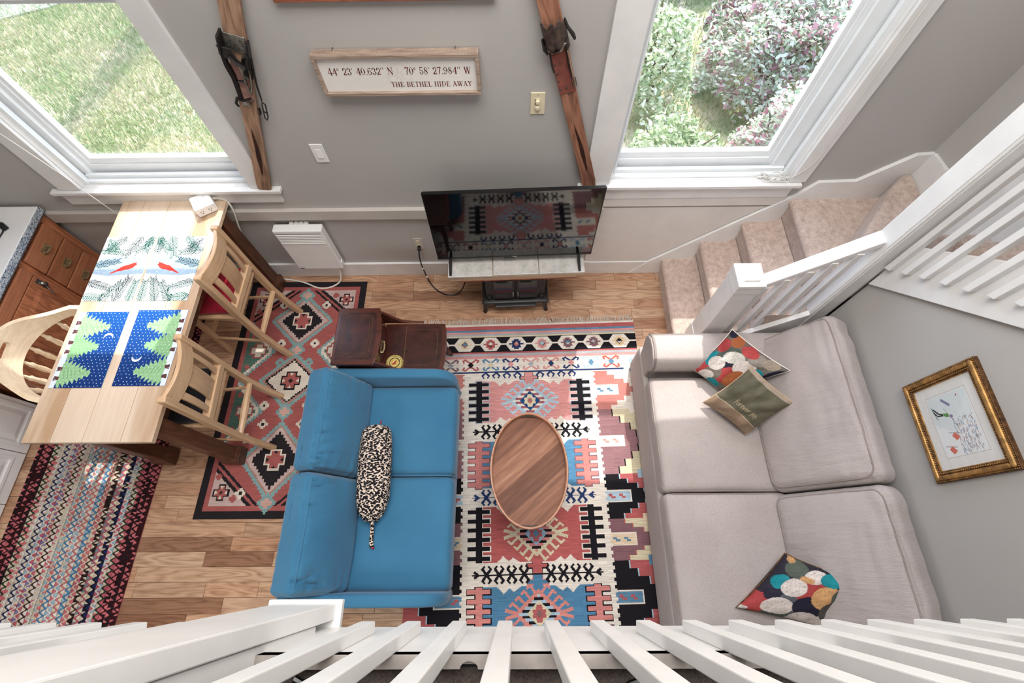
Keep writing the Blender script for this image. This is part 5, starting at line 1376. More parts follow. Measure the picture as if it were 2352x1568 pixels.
# ================================================================== STAIRS
st_ = thing('staircase', 'narrow white trimmed stair with beige carpeted steps in the back right corner', 'stairs', (1.8, 1.8, 0))
CP = MAT['carpet']
def step(xn, ztop, zbot, xback, y0, y1, name='carpeted_step'):
    # nosing profile in x,z : rounded nose overhanging a slightly recessed riser
    r = .028; p = [(xn+.028, zbot), (xn+.02, ztop-.07), (xn+.004, ztop-.045)]
    for k in range(7):
        a = PI-PI/2*k/6*1.0; p.append((xn+r+r*math.cos(a), ztop-r+r*math.sin(a)))
    p += [(xback-.035, ztop-.002), (xback-.008, ztop+.012), (xback+.02, ztop+.05), (xback+.03, zbot)]
    return obj(name, MB().prism(p, 'y', y0, y1), CP, st_, smooth=True, sharp=60)
NX = [1.165, 1.392, 1.612, 1.832]; NZ = [.212, .43, .657, .885]
Y0, Y1 = 1.405, 2.146
for i in range(4):
    step(NX[i], NZ[i], .0 if i == 0 else NZ[i-1]-.01, NX[i+1] if i < 3 else 2.42, Y0 if i < 3 else 1.50, Y1)
# winder step: diagonal nose from the back wall to the turning post
nose = [(2.41, 2.146), (2.345, 2.085), (2.17, 1.875), (2.0, 1.662), (1.972, 1.50)]
m = MB(); z1, z0 = 1.11, .87
poly = nose+[(1.972, 1.40), (2.462, 1.40), (2.462, 2.146)]
m.prism(poly[::-1], 'z', z0, z1)
obj('carpeted_step', m, CP, st_, bevel=.03, seg=4, smooth=True)
us = thing('upper_staircase', 'upper carpeted stair flight seen between the balusters at the right edge', 'stairs', (2.27, .8, 1.11))
ypos = 1.53
for k in range(8):
    z1 = 1.11+.222*(k+1); y1 = ypos-.206*k
    r = .028; p = [(y1-.028, z1-.222), (y1-.02, z1-.07)]
    for q in range(7):
        a = PI/2*q/6; p.append((y1-r+r*math.cos(a), z1-r+r*math.sin(a)))
    p += [(y1-.212, z1), (y1-.212, z1-.24)]
    obj('carpeted_step', MB().prism(p, 'x', XR+.09, 2.462), CP, us, smooth=True, sharp=60)
# stringers
W = MAT['trim']
obj('stringer', MB().prism([(1.19, .003), (1.19, .06), (1.845, .72), (1.845, .003)], 'y', 1.372, 1.405), W, st_, bevel=.003)
ys0, ys1 = 1.366, -.05
struct('trim_9', MB().prism([(ys0, sl(ys0)), (ys0, sl(ys0)+.345), (ys1, sl(ys1)+.345), (ys1, sl(ys1))], 'x', 1.950, XR-.0005), W, bevel=.003)
# railing
rl = thing('stair_railing', 'white square newel, handrail and balusters of the stair', 'railing', (1.32, 1.435, .2))
nw = obj('newel_post', MB().box(1.250, 1.390, 1.365, 1.505, .20, 1.065), W, rl, bevel=.004)
obj('newel_trim', MB().box(1.246, 1.394, 1.361, 1.509, .20, .36), W, nw, bevel=.003)
obj('newel_trim', MB().box(1.246, 1.394, 1.361, 1.509, 1.0, 1.062), W, nw, bevel=.003)
obj('newel_cap', MB().box(1.243, 1.397, 1.357, 1.513, 1.062, 1.092), W, nw, bevel=.004)
obj('cap_block', MB().box(1.275, 1.365, 1.389, 1.481, 1.092, 1.108), W, nw, bevel=.004)
pa, pb = Vector((1.385, 1.448, .945)), Vector((1.852, 1.448, 1.405))
obj('handrail', MB().bar(pa, pb, .075, .04, (0, 0, 1)), W, rl, bevel=.005)
for x in (1.452, 1.535, 1.618, 1.701, 1.784):
    zt_ = pa.z+(pb.z-pa.z)*(x-pa.x)/(pb.x-pa.x)-.02
    zb_ = .02+(x-1.19)*1.0
    obj('baluster', MB().box(x-.017, x+.017, 1.342+.03, 1.408+.0, zb_, zt_) if False else MB().box(x-.017, x+.017, 1.406, 1.440, zb_, zt_), W, rl, bevel=.002)
po = thing('turning_post', 'tall white post where the stair turns, cut by the right edge', 'post', (1.91, 1.433, 0))
obj('shaft', MB().box(1.849, 1.947, 1.373, 1.493, 0, 3.4).box(1.947, 1.972, 1.385, 1.493, 0, 3.4), W, po, bevel=.004)
obj('corner_bead', MB().box(1.845, 1.851, 1.385, 1.397, 0, 3.4).box(1.862, 1.874, 1.369, 1.375, 0, 3.4), W, po)
rb = thing('upper_stair_balustrade', 'white balusters climbing along the upper stair at the right edge', 'balustrade', (1.93, .8, 1.3))
feet = [(1.345, 1.275), (1.268, 1.354), (1.193, 1.434), (1.109, 1.519), (1.028, 1.598), (.947, 1.679), (.869, 1.76), (.79, 1.843), (.71, 1.928), (.63, 2.013)]
for y, z in feet:
    obj('baluster', MB().hexa([(1.918, y-.015, z+.01), (1.950, y-.015, z+.01), (1.950, y+.015, z-.01), (1.918, y+.015, z-.01), (1.918, y-.015, z+.92), (1.950, y-.015, z+.92), (1.950, y+.015, z+.885), (1.918, y+.015, z+.885)]), W, rb, bevel=.002)
obj('handrail', MB().bar((1.93, 1.37, 2.16), (1.93, .59, 2.98), .06, .045, (0, 0, 1)), W, rb, bevel=.004)
# ================================================================== LOFT EDGE
fz = MB(); yF0, yF1 = -.176, -.156
hx_ = .0; 
def seg(x0, x1): fz.box(x0, x1, yF1-.004, yF1, 2.0, 2.3755).box(x0, x1, yF0, yF1-.004, 2.0, 2.345)
seg(-2.6, XR)
fas = struct('trim_6', fz, W, bevel=.002)
# top ledge of the fascia with a half round cable notch
xn, rn = -.086, .016
lp = [(-2.6, -.178), (-2.6, yF1), (XR, yF1), (XR, -.178), (xn+rn, -.178)]
for k in range(9):
    a = PI*k/8; lp.append((xn+rn*math.cos(a), -.178+.0115*math.sin(a)))
struct('trim_7', MB().prism(lp[::-1], 'z', 2.345, 2.377), MAT['ledge'], bevel=.001)
lr = thing('loft_railing', 'white slatted loft railing across the bottom of the view', 'railing', (0, -.14, 2.1))
bx = [-.237+.1045*k for k in range(-14, 21)]
def balus(x): 
    obj('baluster', MB().hexa([(x-.0165, -.156, 2.115), (x+.0165, -.156, 2.115), (x+.0165, -.1305, 2.122), (x-.0165, -.1305, 2.122), (x-.0165, -.156, 3.16), (x+.0165, -.156, 3.16), (x+.0165, -.1305, 3.16), (x-.0165, -.1305, 3.16)]), W, lr, bevel=.0022)
for x in bx:
    if not (-.66 < x < -.36): balus(x)
nw2 = obj('newel_post', MB().box(-.612, -.458, -.140, -.104, 2.005, 3.3), W, lr, bevel=.003)
obj('newel_back', MB().box(-.612, -.466, -.1875, -.143, 2.10, 3.3), W, nw2, bevel=.003)
obj('newel_plate', MB().box(-.632, -.444, -.165, -.095, 1.985, 2.006), W, nw2, bevel=.003)
obj('handrail', MB().box(-1.9, XR, -.195, -.10, 3.16, 3.20), W, lr, bevel=.004)
cbk = thing('cable_loop', 'dark cable loops lying on the loft floor behind the railing', 'cable', (.2, -.26, 2.345))
for pts in ([(.24, -.196, 2.352), (.20, -.206, 2.35), (.16, -.232, 2.35), (.15, -.31, 2.35), (.18, -.34, 2.35)], [(-.40, -.196, 2.352), (-.36, -.215, 2.35), (-.33, -.30, 2.35), (-.36, -.36, 2.35)], [(.42, -.195, 2.352), (.40, -.205, 2.35), (.36, -.225, 2.35)]):
    obj('cord', MB().tube(pts, .007, 8), MAT['blackp'], cbk, smooth=True)
# ================================================================== WALL THINGS
# serif lettering built from strokes -------------------------------------------------------
def arcp(cx, cy, rx, ry, a0, a1, n=9): return [(cx+rx*math.cos(math.radians(a0+(a1-a0)*k/n)), cy+ry*math.sin(math.radians(a0+(a1-a0)*k/n))) for k in range(n+1)]
TK, TN_ = .12, .045
GL = {
 '4': (.62, [([(.44, 0), (.44, 1)], TK), ([(.44, .98), (.02, .30)], TN_), ([(.02, .29), (.60, .29)], TN_), ([(.30, .02), (.58, .02)], TN_)]),
 '2': (.58, [(arcp(.28, .72, .22, .26, 170, 0), TN_+.02), ([(.50, .72), (.44, .5), (.06, .05)], TK*.8), ([(.05, .05), (.52, .05)], TK*.8), ([(.52, .05), (.54, .22)], TN_), (arcp(.11, .74, .05, .06, 0, 360), .06)]),
 '3': (.58, [(arcp(.27, .76, .20, .22, 160, -80), TN_+.02), ([(.47, .80), (.47, .70)], TK), (arcp(.27, .28, .23, .26, 80, -165), TN_+.02), ([(.50, .36), (.50, .2)], TK), (arcp(.09, .8, .04, .05, 0, 360), .06), (arcp(.08, .2, .04, .05, 0, 360), .06)]),
 '0': (.60, [(arcp(.29, .5, .21, .48, 0, 360, 20), TN_), ([(.08, .72), (.07, .5), (.08, .28)], TK), ([(.50, .72), (.51, .5), (.50, .28)], TK)]),
 '6': (.60, [(arcp(.30, .30, .21, .29, 0, 360, 18), TN_+.01), ([(.09, .62), (.08, .3)], TK), ([(.51, .38), (.51, .22)], TK*.9), (arcp(.36, .62, .28, .36, 180, 60), TN_), (arcp(.46, .86, .04, .05, 0, 360), .06)]),
 '9': (.60, [(arcp(.29, .70, .21, .28, 0, 360, 18), TN_+.01), ([(.50, .70), (.50, .38)], TK), ([(.08, .78), (.08, .62)], TK*.9), (arcp(.22, .38, .28, .36, 0, -120), TN_), (arcp(.12, .14, .04, .05, 0, 360), .06)]),
 '8': (.60, [(arcp(.29, .75, .18, .23, 0, 360, 16), TN_), (arcp(.29, .26, .22, .25, 0, 360, 16), TN_), ([(.13, .82), (.20, .58), (.46, .36), (.48, .2)], TK*.9), ([(.46, .80), (.45, .70)], TK*.5), ([(.09, .34), (.09, .2)], TK*.6)]),
 '7': (.56, [([(.04, .95), (.52, .95)], TK*.8), ([(.05, .98), (.05, .76)], TN_), ([(.52, .95), (.28, .45), (.24, 0)], TK*.75)]),
 '5': (.56, [([(.10, .96), (.48, .96)], TK*.75), ([(.10, .98), (.09, .52)], TN_), (arcp(.27, .30, .22, .29, 130, -160, 14), TN_+.02), ([(.49, .38), (.49, .22)], TK), (arcp(.08, .2, .04, .05, 0, 360), .06)]),
 '.': (.22, [(arcp(.10, .05, .03, .03, 0, 360, 6), .07)]), "'": (.20, [([(.10, 1.0), (.09, .74)], .07)]), 'o': (.34, [(arcp(.16, .80, .11, .15, 0, 360, 14), .05)]), ' ': (.34, []),
 'N': (.80, [([(.14, 0), (.14, 1)], TN_), ([(.66, 0), (.66, 1)], TN_), ([(.12, .98), (.66, .02)], TK), ([(.02, .02), (.26, .02)], TN_), ([(.02, .98), (.18, .98)], TN_), ([(.54, .98), (.78, .98)], TN_)]),
 'W': (1.04, [([(.12, .98), (.32, .02)], TK), ([(.32, .02), (.52, .9)], TN_), ([(.50, .98), (.72, .02)], TK), ([(.72, .02), (.92, .98)], TN_), ([(.0, .98), (.26, .98)], TN_), ([(.40, .98), (.62, .98)], TN_), ([(.80, .98), (1.02, .98)], TN_)]),
 'T': (.70, [([(.34, 0), (.34, 1)], TK), ([(.03, .97), (.65, .97)], TN_), ([(.04, .98), (.03, .76)], TN_), ([(.64, .98), (.65, .76)], TN_), ([(.20, .02), (.48, .02)], TN_)]),
 'H': (.82, [([(.16, 0), (.16, 1)], TK), ([(.64, 0), (.64, 1)], TK), ([(.16, .5), (.64, .5)], TN_), ([(.03, .02), (.29, .02)], TN_), ([(.03, .98), (.29, .98)], TN_), ([(.51, .02), (.77, .02)], TN_), ([(.51, .98), (.77, .98)], TN_)]),
 'E': (.70, [([(.16, 0), (.16, 1)], TK), ([(.03, .02), (.60, .02)], TN_), ([(.03, .98), (.58, .98)], TN_), ([(.16, .5), (.42, .5)], TN_), ([(.42, .6), (.42, .4)], TN_), ([(.58, .98), (.58, .76)], TN_), ([(.60, .02), (.62, .26)], TN_)]),
 'B': (.70, [([(.16, 0), (.16, 1)], TK), ([(.03, .02), (.36, .02)], TN_), ([(.03, .98), (.34, .98)], TN_), ([(.16, .52), (.36, .52)], TN_), (arcp(.34, .75, .19, .23, 90, -90), TN_+.01), (arcp(.36, .27, .23, .25, 90, -90), TN_+.01), ([(.52, .82), (.52, .68)], TK), ([(.57, .36), (.57, .18)], TK)]),
 'L': (.64, [([(.16, 0), (.16, 1)], TK), ([(.03, .02), (.58, .02)], TN_), ([(.03, .98), (.30, .98)], TN_), ([(.58, .02), (.60, .28)], TN_)]),
 'I': (.38, [([(.17, 0), (.17, 1)], TK), ([(.03, .02), (.31, .02)], TN_), ([(.03, .98), (.31, .98)], TN_)]),
 'D': (.78, [([(.16, 0), (.16, 1)], TK), ([(.03, .02), (.36, .02)], TN_), ([(.03, .98), (.36, .98)], TN_), (arcp(.34, .5, .34, .48, 90, -90, 12), TN_), ([(.66, .66), (.67, .5), (.66, .34)], TK)]),
 'A': (.76, [([(.36, 1), (.66, .02)], TK), ([(.36, 1), (.10, .02)], TN_), ([(.18, .34), (.54, .34)], TN_), ([(.0, .02), (.22, .02)], TN_), ([(.52, .02), (.78, .02)], TN_)]),
 'Y': (.76, [([(.12, .98), (.38, .46)], TK), ([(.62, .98), (.38, .46)], TN_), ([(.38, .48), (.38, 0)], TK), ([(.0, .98), (.26, .98)], TN_), ([(.50, .98), (.74, .98)], TN_), ([(.24, .02), (.52, .02)], TN_)])}
def letters(txt, x0, x1, z, h, y, gap=.08):
    tot = sum(GL[c][0]+gap for c in txt)-gap; s = (x1-x0)/tot; m = MB(); pen = 0
    for c in txt:
        wch, strokes = GL[c]
        for pts, wd in strokes:
            for (a, b_), (c_, d_) in zip(pts[:-1], pts[1:]):
                p, q = Vector((x0+(pen+a)*s, 0, z+b_*h)), Vector((x0+(pen+c_)*s, 0, z+d_*h)); dd = q-p
                if dd.length < 1e-6: continue
                dd.normalize(); nn = Vector((-dd.z, 0, dd.x))*wd*s*.62; ex = dd*wd*s*.18
                v = [p+nn-ex, q+nn+ex, q-nn+ex, p-nn-ex]
                m.add([(e.x, y, e.z) for e in v], [(0, 1, 2, 3)])
        pen += wch+gap
    return m
sg = thing('coordinates_sign', 'white wooden sign with map coordinates in dark red lettering and a whitewashed frame', 'sign', (-.555, 2.145, 1.71))
SX0, SX1, SZ0, SZ1, SYF = -.945, -.160, 1.712, 1.925, 2.116
face_y = 2.132
obj('panel', MB().box(SX0+.012, SX1-.012, face_y, 2.15, SZ0+.012, SZ1-.012), MAT['signface'], sg)
SW = MAT['signwood']
obj('frame_bar', MB().box(SX0, SX1, SYF, 2.165, SZ1-.017, SZ1), SW, sg, bevel=.002)
obj('frame_bar', MB().box(SX0, SX1, SYF, 2.165, SZ0, SZ0+.017), SW, sg, bevel=.002)
obj('frame_bar', MB().box(SX0, SX0+.017, SYF, 2.165, SZ0+.017, SZ1-.017), SW, sg, bevel=.002)
obj('frame_bar', MB().box(SX1-.017, SX1, SYF, 2.165, SZ0+.017, SZ1-.017), SW, sg, bevel=.002)
m = MB(); nr = 118
for k in range(nr):
    x = SX0+.006+k*(SX1-SX0-.012)/(nr-1); m.tube([(x, SYF+.001, SZ1), (x, 2.165, SZ1)], .0024, 5)
    m.tube([(x, SYF+.001, SZ0), (x, 2.165, SZ0)], .0022, 5)
o = obj('rib', m, SW, sg); o['kind'] = 'stuff'
obj('lettering', letters("44o 23' 40.632'' N", -.893, -.578, 1.818, .036, face_y-.0008, .07), MAT['textink'], sg)
obj('lettering', letters("70o 58' 27.984'' W", -.520, -.203, 1.818, .036, face_y-.0008, .07), MAT['textink'], sg)
obj('lettering', letters("THE BETHEL HIDE AWAY", -.602, -.203, 1.752, .027, face_y-.0008, .06), MAT['textink'], sg)
m = MB(); cxs, czs = -.553, 1.815
for r_ in (.062, .056):
    for k in range(40):
        a, b_ = 2*PI*k/40, 2*PI*(k+1)/40
        m.add([(cxs+q*math.cos(t), face_y-.0004, czs+q*math.sin(t)) for q, t in ((r_-.001, a), (r_+.001, a), (r_+.001, b_), (r_-.001, b_))], [(0, 1, 2, 3)])
for k in range(8):
    a = PI/4*k+.12; L_ = .075 if k % 2 == 0 else .045
    m.add([(cxs+L_*math.cos(a), face_y-.0004, czs+L_*math.sin(a)), (cxs+.010*math.cos(a+.34), face_y-.0004, czs+.010*math.sin(a+.34)), (cxs+.010*math.cos(a-.34), face_y-.0004, czs+.010*math.sin(a-.34))], [(0, 1, 2)])
obj('compass_rose', m, MAT['faint'], sg)
for x in (-.842, -.268): obj('screw', MB().tube([(x, 2.17, SZ1+.004), (x, 2.155, SZ1+.006)], .003, 6), MAT['steel'], sg)
# big wooden frame at the top edge
wf = thing('wall_frame', 'red brown wooden frame of a wall panel cut off by the top edge', 'picture', (-.545, 2.16, 2.14))
FX0, FX1, FZ0, FZ1 = -1.012, -.070, 2.142, 2.66
for b4 in ((FX0, FX1, FZ0, FZ0+.035), (FX0, FX1, FZ1-.035, FZ1), (FX0, FX0+.035, FZ0+.035, FZ1-.035), (FX1-.035, FX1, FZ0+.035, FZ1-.035)):
    obj('frame_bar', MB().box(b4[0], b4[1], 2.145, YW, b4[2], b4[3]), MAT['frame_red'], wf, bevel=.002)
obj('panel', MB().box(FX0+.03, FX1-.03, 2.158, 2.168, FZ0+.03, FZ1-.03), MAT['plyboard'], wf)
# ------------------------------------------------------------------ old skis
MAT['groove'] = plain('dark_groove', (58, 36, 28), .7, .2, var=.3, vs=30)  # dark brown strip marking the groove line
def ski(name_label, p0, p1, mat, seed):
    """p0 bottom centre, p1 a point higher up (x, y, z); returns root and a frame function along the ski"""
    a = Vector(p0); b_ = Vector(p1); d = (b_-a).normalized(); sd = d.cross(Vector((0, -1, 0))).normalized()
    if sd.x < 0: sd = -sd
    nn = Vector((0, -1, 0)); nn = (nn-d*nn.dot(d)).normalized()
    r = thing('wooden_ski', name_label, 'ski', tuple(a))
    L = 1.9; n = 40; m = MB()
    for i in range(n+1):
        s = L*i/n; wd = .0445 + .004*max(0, (s-.9)/.9) - .004*math.sin(min(1, s/.9)*PI); th_ = .007+.006*math.exp(-((s-.85)/.35)**2)
        if i == 0: wd *= .86
        ridge = .004*math.exp(-((s-.35)/.22)**2)
        c = a+d*s
        m.v += [tuple(c-sd*wd-nn*th_), tuple(c+sd*wd-nn*th_), tuple(c+sd*wd+nn*th_), tuple(c+sd*wd*.25+nn*(th_-ridge*1.2)), tuple(c-sd*wd*.25+nn*(th_+ridge)), tuple(c-sd*wd+nn*th_)]
    k6 = 6
    for i in range(n):
        for k in range(k6): m.f.append((i*k6+k, i*k6+(k+1) % k6, (i+1)*k6+(k+1) % k6, (i+1)*k6+k))
    m.f += [tuple(range(k6))[::-1], tuple(n*k6+k for k in range(k6))]
    obj('body', m, mat, r, smooth=True, bevel=.002)
    g = MB(); ng = 16
    for i in range(ng+1):
        s_ = .14+.36*i/ng; wd = .011*math.sin(PI*min(1, (i+.3)/ng*1.0))+.0008; c_ = a+d*s_+nn*(.0105+.006*math.exp(-((s_-.85)/.35)**2)-.0005)+sd*(.006*math.sin(s_*9))
        g.v += [tuple(c_-sd*wd), tuple(c_+sd*wd), tuple(c_+sd*wd-nn*.012), tuple(c_-sd*wd-nn*.012)]
    for i in range(ng):
        for k in range(4): g.f.append((4*i+k, 4*i+(k+1) % 4, 4*i+4+(k+1) % 4, 4*i+4+k))
    g.f += [(3, 2, 1, 0), tuple(4*ng+k for k in range(4))]
    obj('groove', g, MAT['groove'], r)
    def at(s, u=0, h=0): return a+d*s+sd*u+nn*(.013+h)
    return r, at, d, sd, nn
r1, at1, d_, sd_, nn_ = ski('long old wooden ski with black metal binding on the left window sill', (-1.587, 2.140, 1.036), (-1.196, 2.140, 2.15), MAT['ski'], 1)
S = lambda z: (z-1.036)/d_.z
obj('foot_plate', MB().obox((at1(S(1.79))), d_, sd_, nn_, .115, .036, .003), MAT['plate'], r1, bevel=.002)
obj('toe_plate', MB().obox(at1(S(1.985), -.004, .004), d_, sd_, nn_, .042, .046, .004), MAT['steel'], r1, bevel=.003)
tm = MB()
tm.obox(at1(S(1.985), -.060, .02), d_, sd_, nn_, .045, .006, .03); tm.obox(at1(S(1.955), .052, .014), d_, sd_, nn_, .06, .005, .022)
tm.obox(at1(S(1.95), -.035, .035), d_+sd_*-.5, sd_, nn_, .03, .028, .004)
obj('toe_iron', tm, MAT['strap'], r1, bevel=.003)
sm = MB()
sm.tube([at1(S(1.95), -.058, .03), at1(S(1.88), -.052, .02), at1(S(1.82), -.034, .014), at1(S(1.70), -.020, .012)], [.016, .016, .017, .014], 6, flat=.4)
sm.tube([at1(S(1.96), .046, .03), at1(S(1.92), .040, .03), at1(S(1.88), .052, .026), at1(S(1.84), .050, .018)], [.018, .020, .016, .010], 6, flat=.45)
sm.tube([at1(S(1.94), -.03, .034), at1(S(1.915), .0, .036), at1(S(1.90), .034, .032)], [.016, .018, .014], 6, flat=.4)
sm.tube([at1(S(1.95), .03, .03), at1(S(1.90), .018, .022), at1(S(1.86), .028, .02), at1(S(1.82), .020, .008)], [.016, .014, .016, .006], 6, flat=.4)
sm.tube([at1(S(1.94), .06, .02), at1(S(1.86), .062, .02), at1(S(1.80), .064, .015), at1(S(1.72), .075, .012)], [.010, .010, .008, .006], 6, flat=.5)
sm.tube([at1(S(1.69), -.046, .0), at1(S(1.695), -.01, .012), at1(S(1.715), .024, .01)], [.012, .012, .012], 6, flat=.35)
sm.tube([at1(S(1.69), -.044, .0), at1(S(1.655), -.056, .0), at1(S(1.64), -.044, .002)], [.008, .007, .005], 6); sm.tube([at1(S(1.655), .050, -.004), at1(S(1.63), .054, -.004), at1(S(1.615), .048, -.006)], .007, 6)
sm.tube([at1(S(1.80), -.020, .014), at1(S(1.805), .012, .012)], [.009, .009], 6, flat=.5)
obj('strap', sm, MAT['strap'], r1, smooth=True)
cm = MB()
cm.tube([at1(S(1.93), .0, .03), at1(S(1.88), .006, .024), at1(S(1.82), .012, .016), at1(S(1.745), .026, .01)], .0055, 6); cm.tube([at1(S(1.93), .036, .03), at1(S(1.86), .044, .02), at1(S(1.80), .040, .014), at1(S(1.75), .03, .01)], .005, 6)
cm.tube([at1(S(1.91), .022, .03), at1(S(1.86), .016, .028), at1(S(1.83), .03, .02)], .007, 6)
cm.obox(at1(S(1.672), -.004, .004), d_, sd_, nn_, .012, .018, .003)
obj('binding_cable', cm, MAT['steel'], r1, smooth=True)
bm_ = MB(); q = [at1(S(1.71), .074, .01), at1(S(1.70), .088, .01), at1(S(1.625), .092, .01), at1(S(1.605), .086, .01), at1(S(1.615), .076, .01), at1(S(1.69), .072, .01)]
bm_.tube(q, .0035, 6, closed=True).tube([at1(S(1.655), .074, .01), at1(S(1.65), .092, .01)], .0035, 6)
obj('buckle', bm_, MAT['strap'], r1, smooth=True)
rv = MB()
for z, u in ((1.83, .028), (1.765, .028), (1.70, .03), (1.685, .02), (1.90, -.02), (2.0, -.02), (2.005, .02), (1.985, .03), (1.97, -.03)): rv.lathe([(.005, 0), (.004, .003), (.001, .004)], at1(S(z), u, .003 if z < 1.95 else .008), 8, nn_)
obj('rivet', rv, MAT['slot'], r1)
r2, at2, d_, sd_, nn_ = ski('long old wooden ski with a brown leather toe piece on the right window sill', (.478, 2.140, 1.036), (.146, 2.140, 2.15), MAT['ski2'], 2)
S = lambda z: (z-1.036)/d_.z
obj('foot_plate', MB().obox(at2(S(1.815)), d_, sd_, nn_, .108, .040, .003), MAT['oxblood'], r2, bevel=.002)
MAT['oldleather'] = plain('cracked_dark_leather', (70, 56, 50), .5, .4, var=.35, vs=30, bump=.4, bscale=80)
m = MB(); nU = 14
for j in range(9):
    s = S(1.945)+.125*j/8
    for i in range(nU+1):
        a = -1+2*i/nU; h = .034*(1-a*a)**.5*(.7+.3*j/8)-.004*(abs(a) > .95)
        m.v.append(tuple(at2(s+.012*math.sin(i*1.3), a*.055, h+.004*noise.noise(Vector((i*.6, j*.7, 2))))))
for j in range(8):
    for i in range(nU): k = j*(nU+1)+i; m.f.append((k, k+1, k+nU+2, k+nU+1))
o = obj('toe_leather', m, MAT['oldleather'], r2, smooth=True); sm_ = o.modifiers.new('thick', 'SOLIDIFY'); sm_.thickness = .004
sm = MB()
sm.tube([at2(S(2.0), -.060, .0), at2(S(1.955), -.062, .004), at2(S(1.93), -.052, .004)], [.010, .012, .009], 6, flat=.5)
sm.tube([at2(S(2.06), .055, .0), at2(S(2.02), .062, .004), at2(S(1.985), .078, .006), at2(S(1.965), .082, .004)], [.006, .010, .013, .010], 6, flat=.6)
sm.tube([at2(S(1.955), -.05, .006), at2(S(1.935), -.02, .012), at2(S(1.95), .02, .014), at2(S(1.985), .05, .014)], [.010, .012, .012, .010], 6, flat=.4)
sm.tube([at2(S(1.93), -.042, .0), at2(S(1.86), -.046, .002), at2(S(1.835), -.044, .002)], [.005, .004, .004], 6)
sm.tube([at2(S(1.955), .04, .008), at2(S(1.90), .036, .010), at2(S(1.84), .034, .010), at2(S(1.77), .038, .008)], [.013, .012, .011, .009], 6, flat=.5)
obj('strap', sm, MAT['strap'], r2, smooth=True)
obj('strap_end', MB().tube([at2(S(1.93), .040, .016), at2(S(1.85), .040, .014), at2(S(1.755), .040, .012)], [.007, .007, .006], 6, flat=.5), MAT['ski'], r2, smooth=True)
bk = MB(); bk.tube([at2(S(1.795), .034, .016), at2(S(1.795), .050, .016), at2(S(1.745), .050, .014), at2(S(1.745), .036, .014)], .003, 6, closed=True); obj('buckle', bk, MAT['steel'], r2, smooth=True)
obj('toe_iron', MB().obox(at2(S(1.955), .022, .022), d_+sd_*.9, sd_, nn_, .024, .006, .008), MAT['steel'], r2, bevel=.002)
rv = MB()
for z, u in ((1.87, -.032), (1.825, -.032), (1.785, -.032), (1.738, -.032), (1.742, .0), (1.748, .033), (1.71, .002)): rv.lathe([(.0052, 0), (.004, .003), (.001, .004)], at2(S(z), u, .003), 8, nn_)
obj('rivet', rv, MAT['slot'], r2)
# ------------------------------------------------------------------ switches, socket, heater
def smooth_pts(p, n=4):
    out = []
    for i in range(len(p)-1):
        p0, p1, p2, p3 = [Vector(p[max(0, min(len(p)-1, i+q))]) for q in (-1, 0, 1, 2)]
        for k in range(n):
            t = k/n; out.append(.5*((2*p1)+(p2-p0)*t+(2*p0-5*p1+4*p2-p3)*t*t+(3*p1-p0-3*p2+p3)*t**3))
    return out+[Vector(p[-1])]
sw = thing('light_switch', 'white rocker light switch on the wall right of the left ski', 'switch', (-1.142, 2.166, 1.235))
obj('plate', MB().box(-1.180, -1.104, 2.163, YW, 1.232, 1.368), MAT['whitep'], sw, bevel=.003)
obj('rocker', MB().hexa([(-1.160, 2.163, 1.268), (-1.124, 2.163, 1.268), (-1.124, 2.163, 1.332), (-1.160, 2.163, 1.332), (-1.158, 2.157, 1.27), (-1.126, 2.157, 1.27), (-1.126, 2.161, 1.33), (-1.158, 2.161, 1.33)]), MAT['whitep'], sw, bevel=.001)
dm = thing('dimmer_switch', 'ivory dimmer switch with two knobs beside the right ski', 'switch', (.128, 2.166, 1.56))
obj('plate', MB().box(.090, .166, 2.163, YW, 1.555, 1.685), MAT['ivory'], dm, bevel=.003)
obj('insert', MB().box(.112, .144, 2.1605, 2.163, 1.582, 1.652), MAT['ivory'], dm, bevel=.001)
for z in (1.634, 1.601): obj('knob', MB().lathe([(.0125, 0), (.0115, .009), (.009, .012), (.001, .0125)], (.127, 2.161, z), 16, (0, -1, 0)), MAT['ivory'], dm, smooth=True)
obj('tick_mark', MB().box(.113, .117, 2.1598, 2.1606, 1.618, 1.650).box(.114, .124, 2.1598, 2.1606, 1.6165, 1.6185), MAT['slot'], dm)
for z in (1.672, 1.568): obj('screw', MB().lathe([(.003, 0), (.002, .001)], (.128, 2.163, z), 8, (0, -1, 0)), MAT['brass'], dm)
so = thing('wall_socket', 'painted grey wall socket left of the television', 'outlet', (-.725, 2.166, .34))
obj('plate', MB().box(-.762, -.690, 2.164, YW, .345, .478), MAT['trimgrey'], so, bevel=.003)
for z in (.437, .386): obj('receptacle', MB().box(-.741, -.711, 2.161, 2.164, z-.018, z+.018), MAT['ivory'], so, bevel=.003)
def tvl(p):
    q = Matrix.Rotation(-ROT, 4, 'Z') @ (Vector(p)-Vector((0, 1.965, .573))); return tuple(q)
tcd = lb('power_cord', MB().tube([tvl(q) for q in smooth_pts([(-.726, 2.13, .38), (-.727, 2.10, .355), (-.728, 2.085, .28), (-.725, 2.09, .16), (-.70, 2.06, .05), (-.64, 2.0, .008), (-.56, 1.955, .008), (-.48, 1.955, .012), (-.42, 1.985, .06), (-.36, 2.03, .25)])], .0052, 8), MAT['blackp'], tv, smooth=True)
pb_ = MB().box(-.737, -.715, 2.125, 2.161, .37, .40); pb_.v = [tvl(q) for q in pb_.v]
lb('plug', pb_, MAT['blackp'], tcd, bevel=.005)
for q0, q1 in (((-.7275, 2.087, .20), (-.7265, 2.0885, .185)), ((-.715, 2.078, .10), (-.709, 2.072, .085))): lb('cord_tag', MB().tube([tvl(q0), tvl(q1)], .007, 8), MAT['whitep'], tcd)
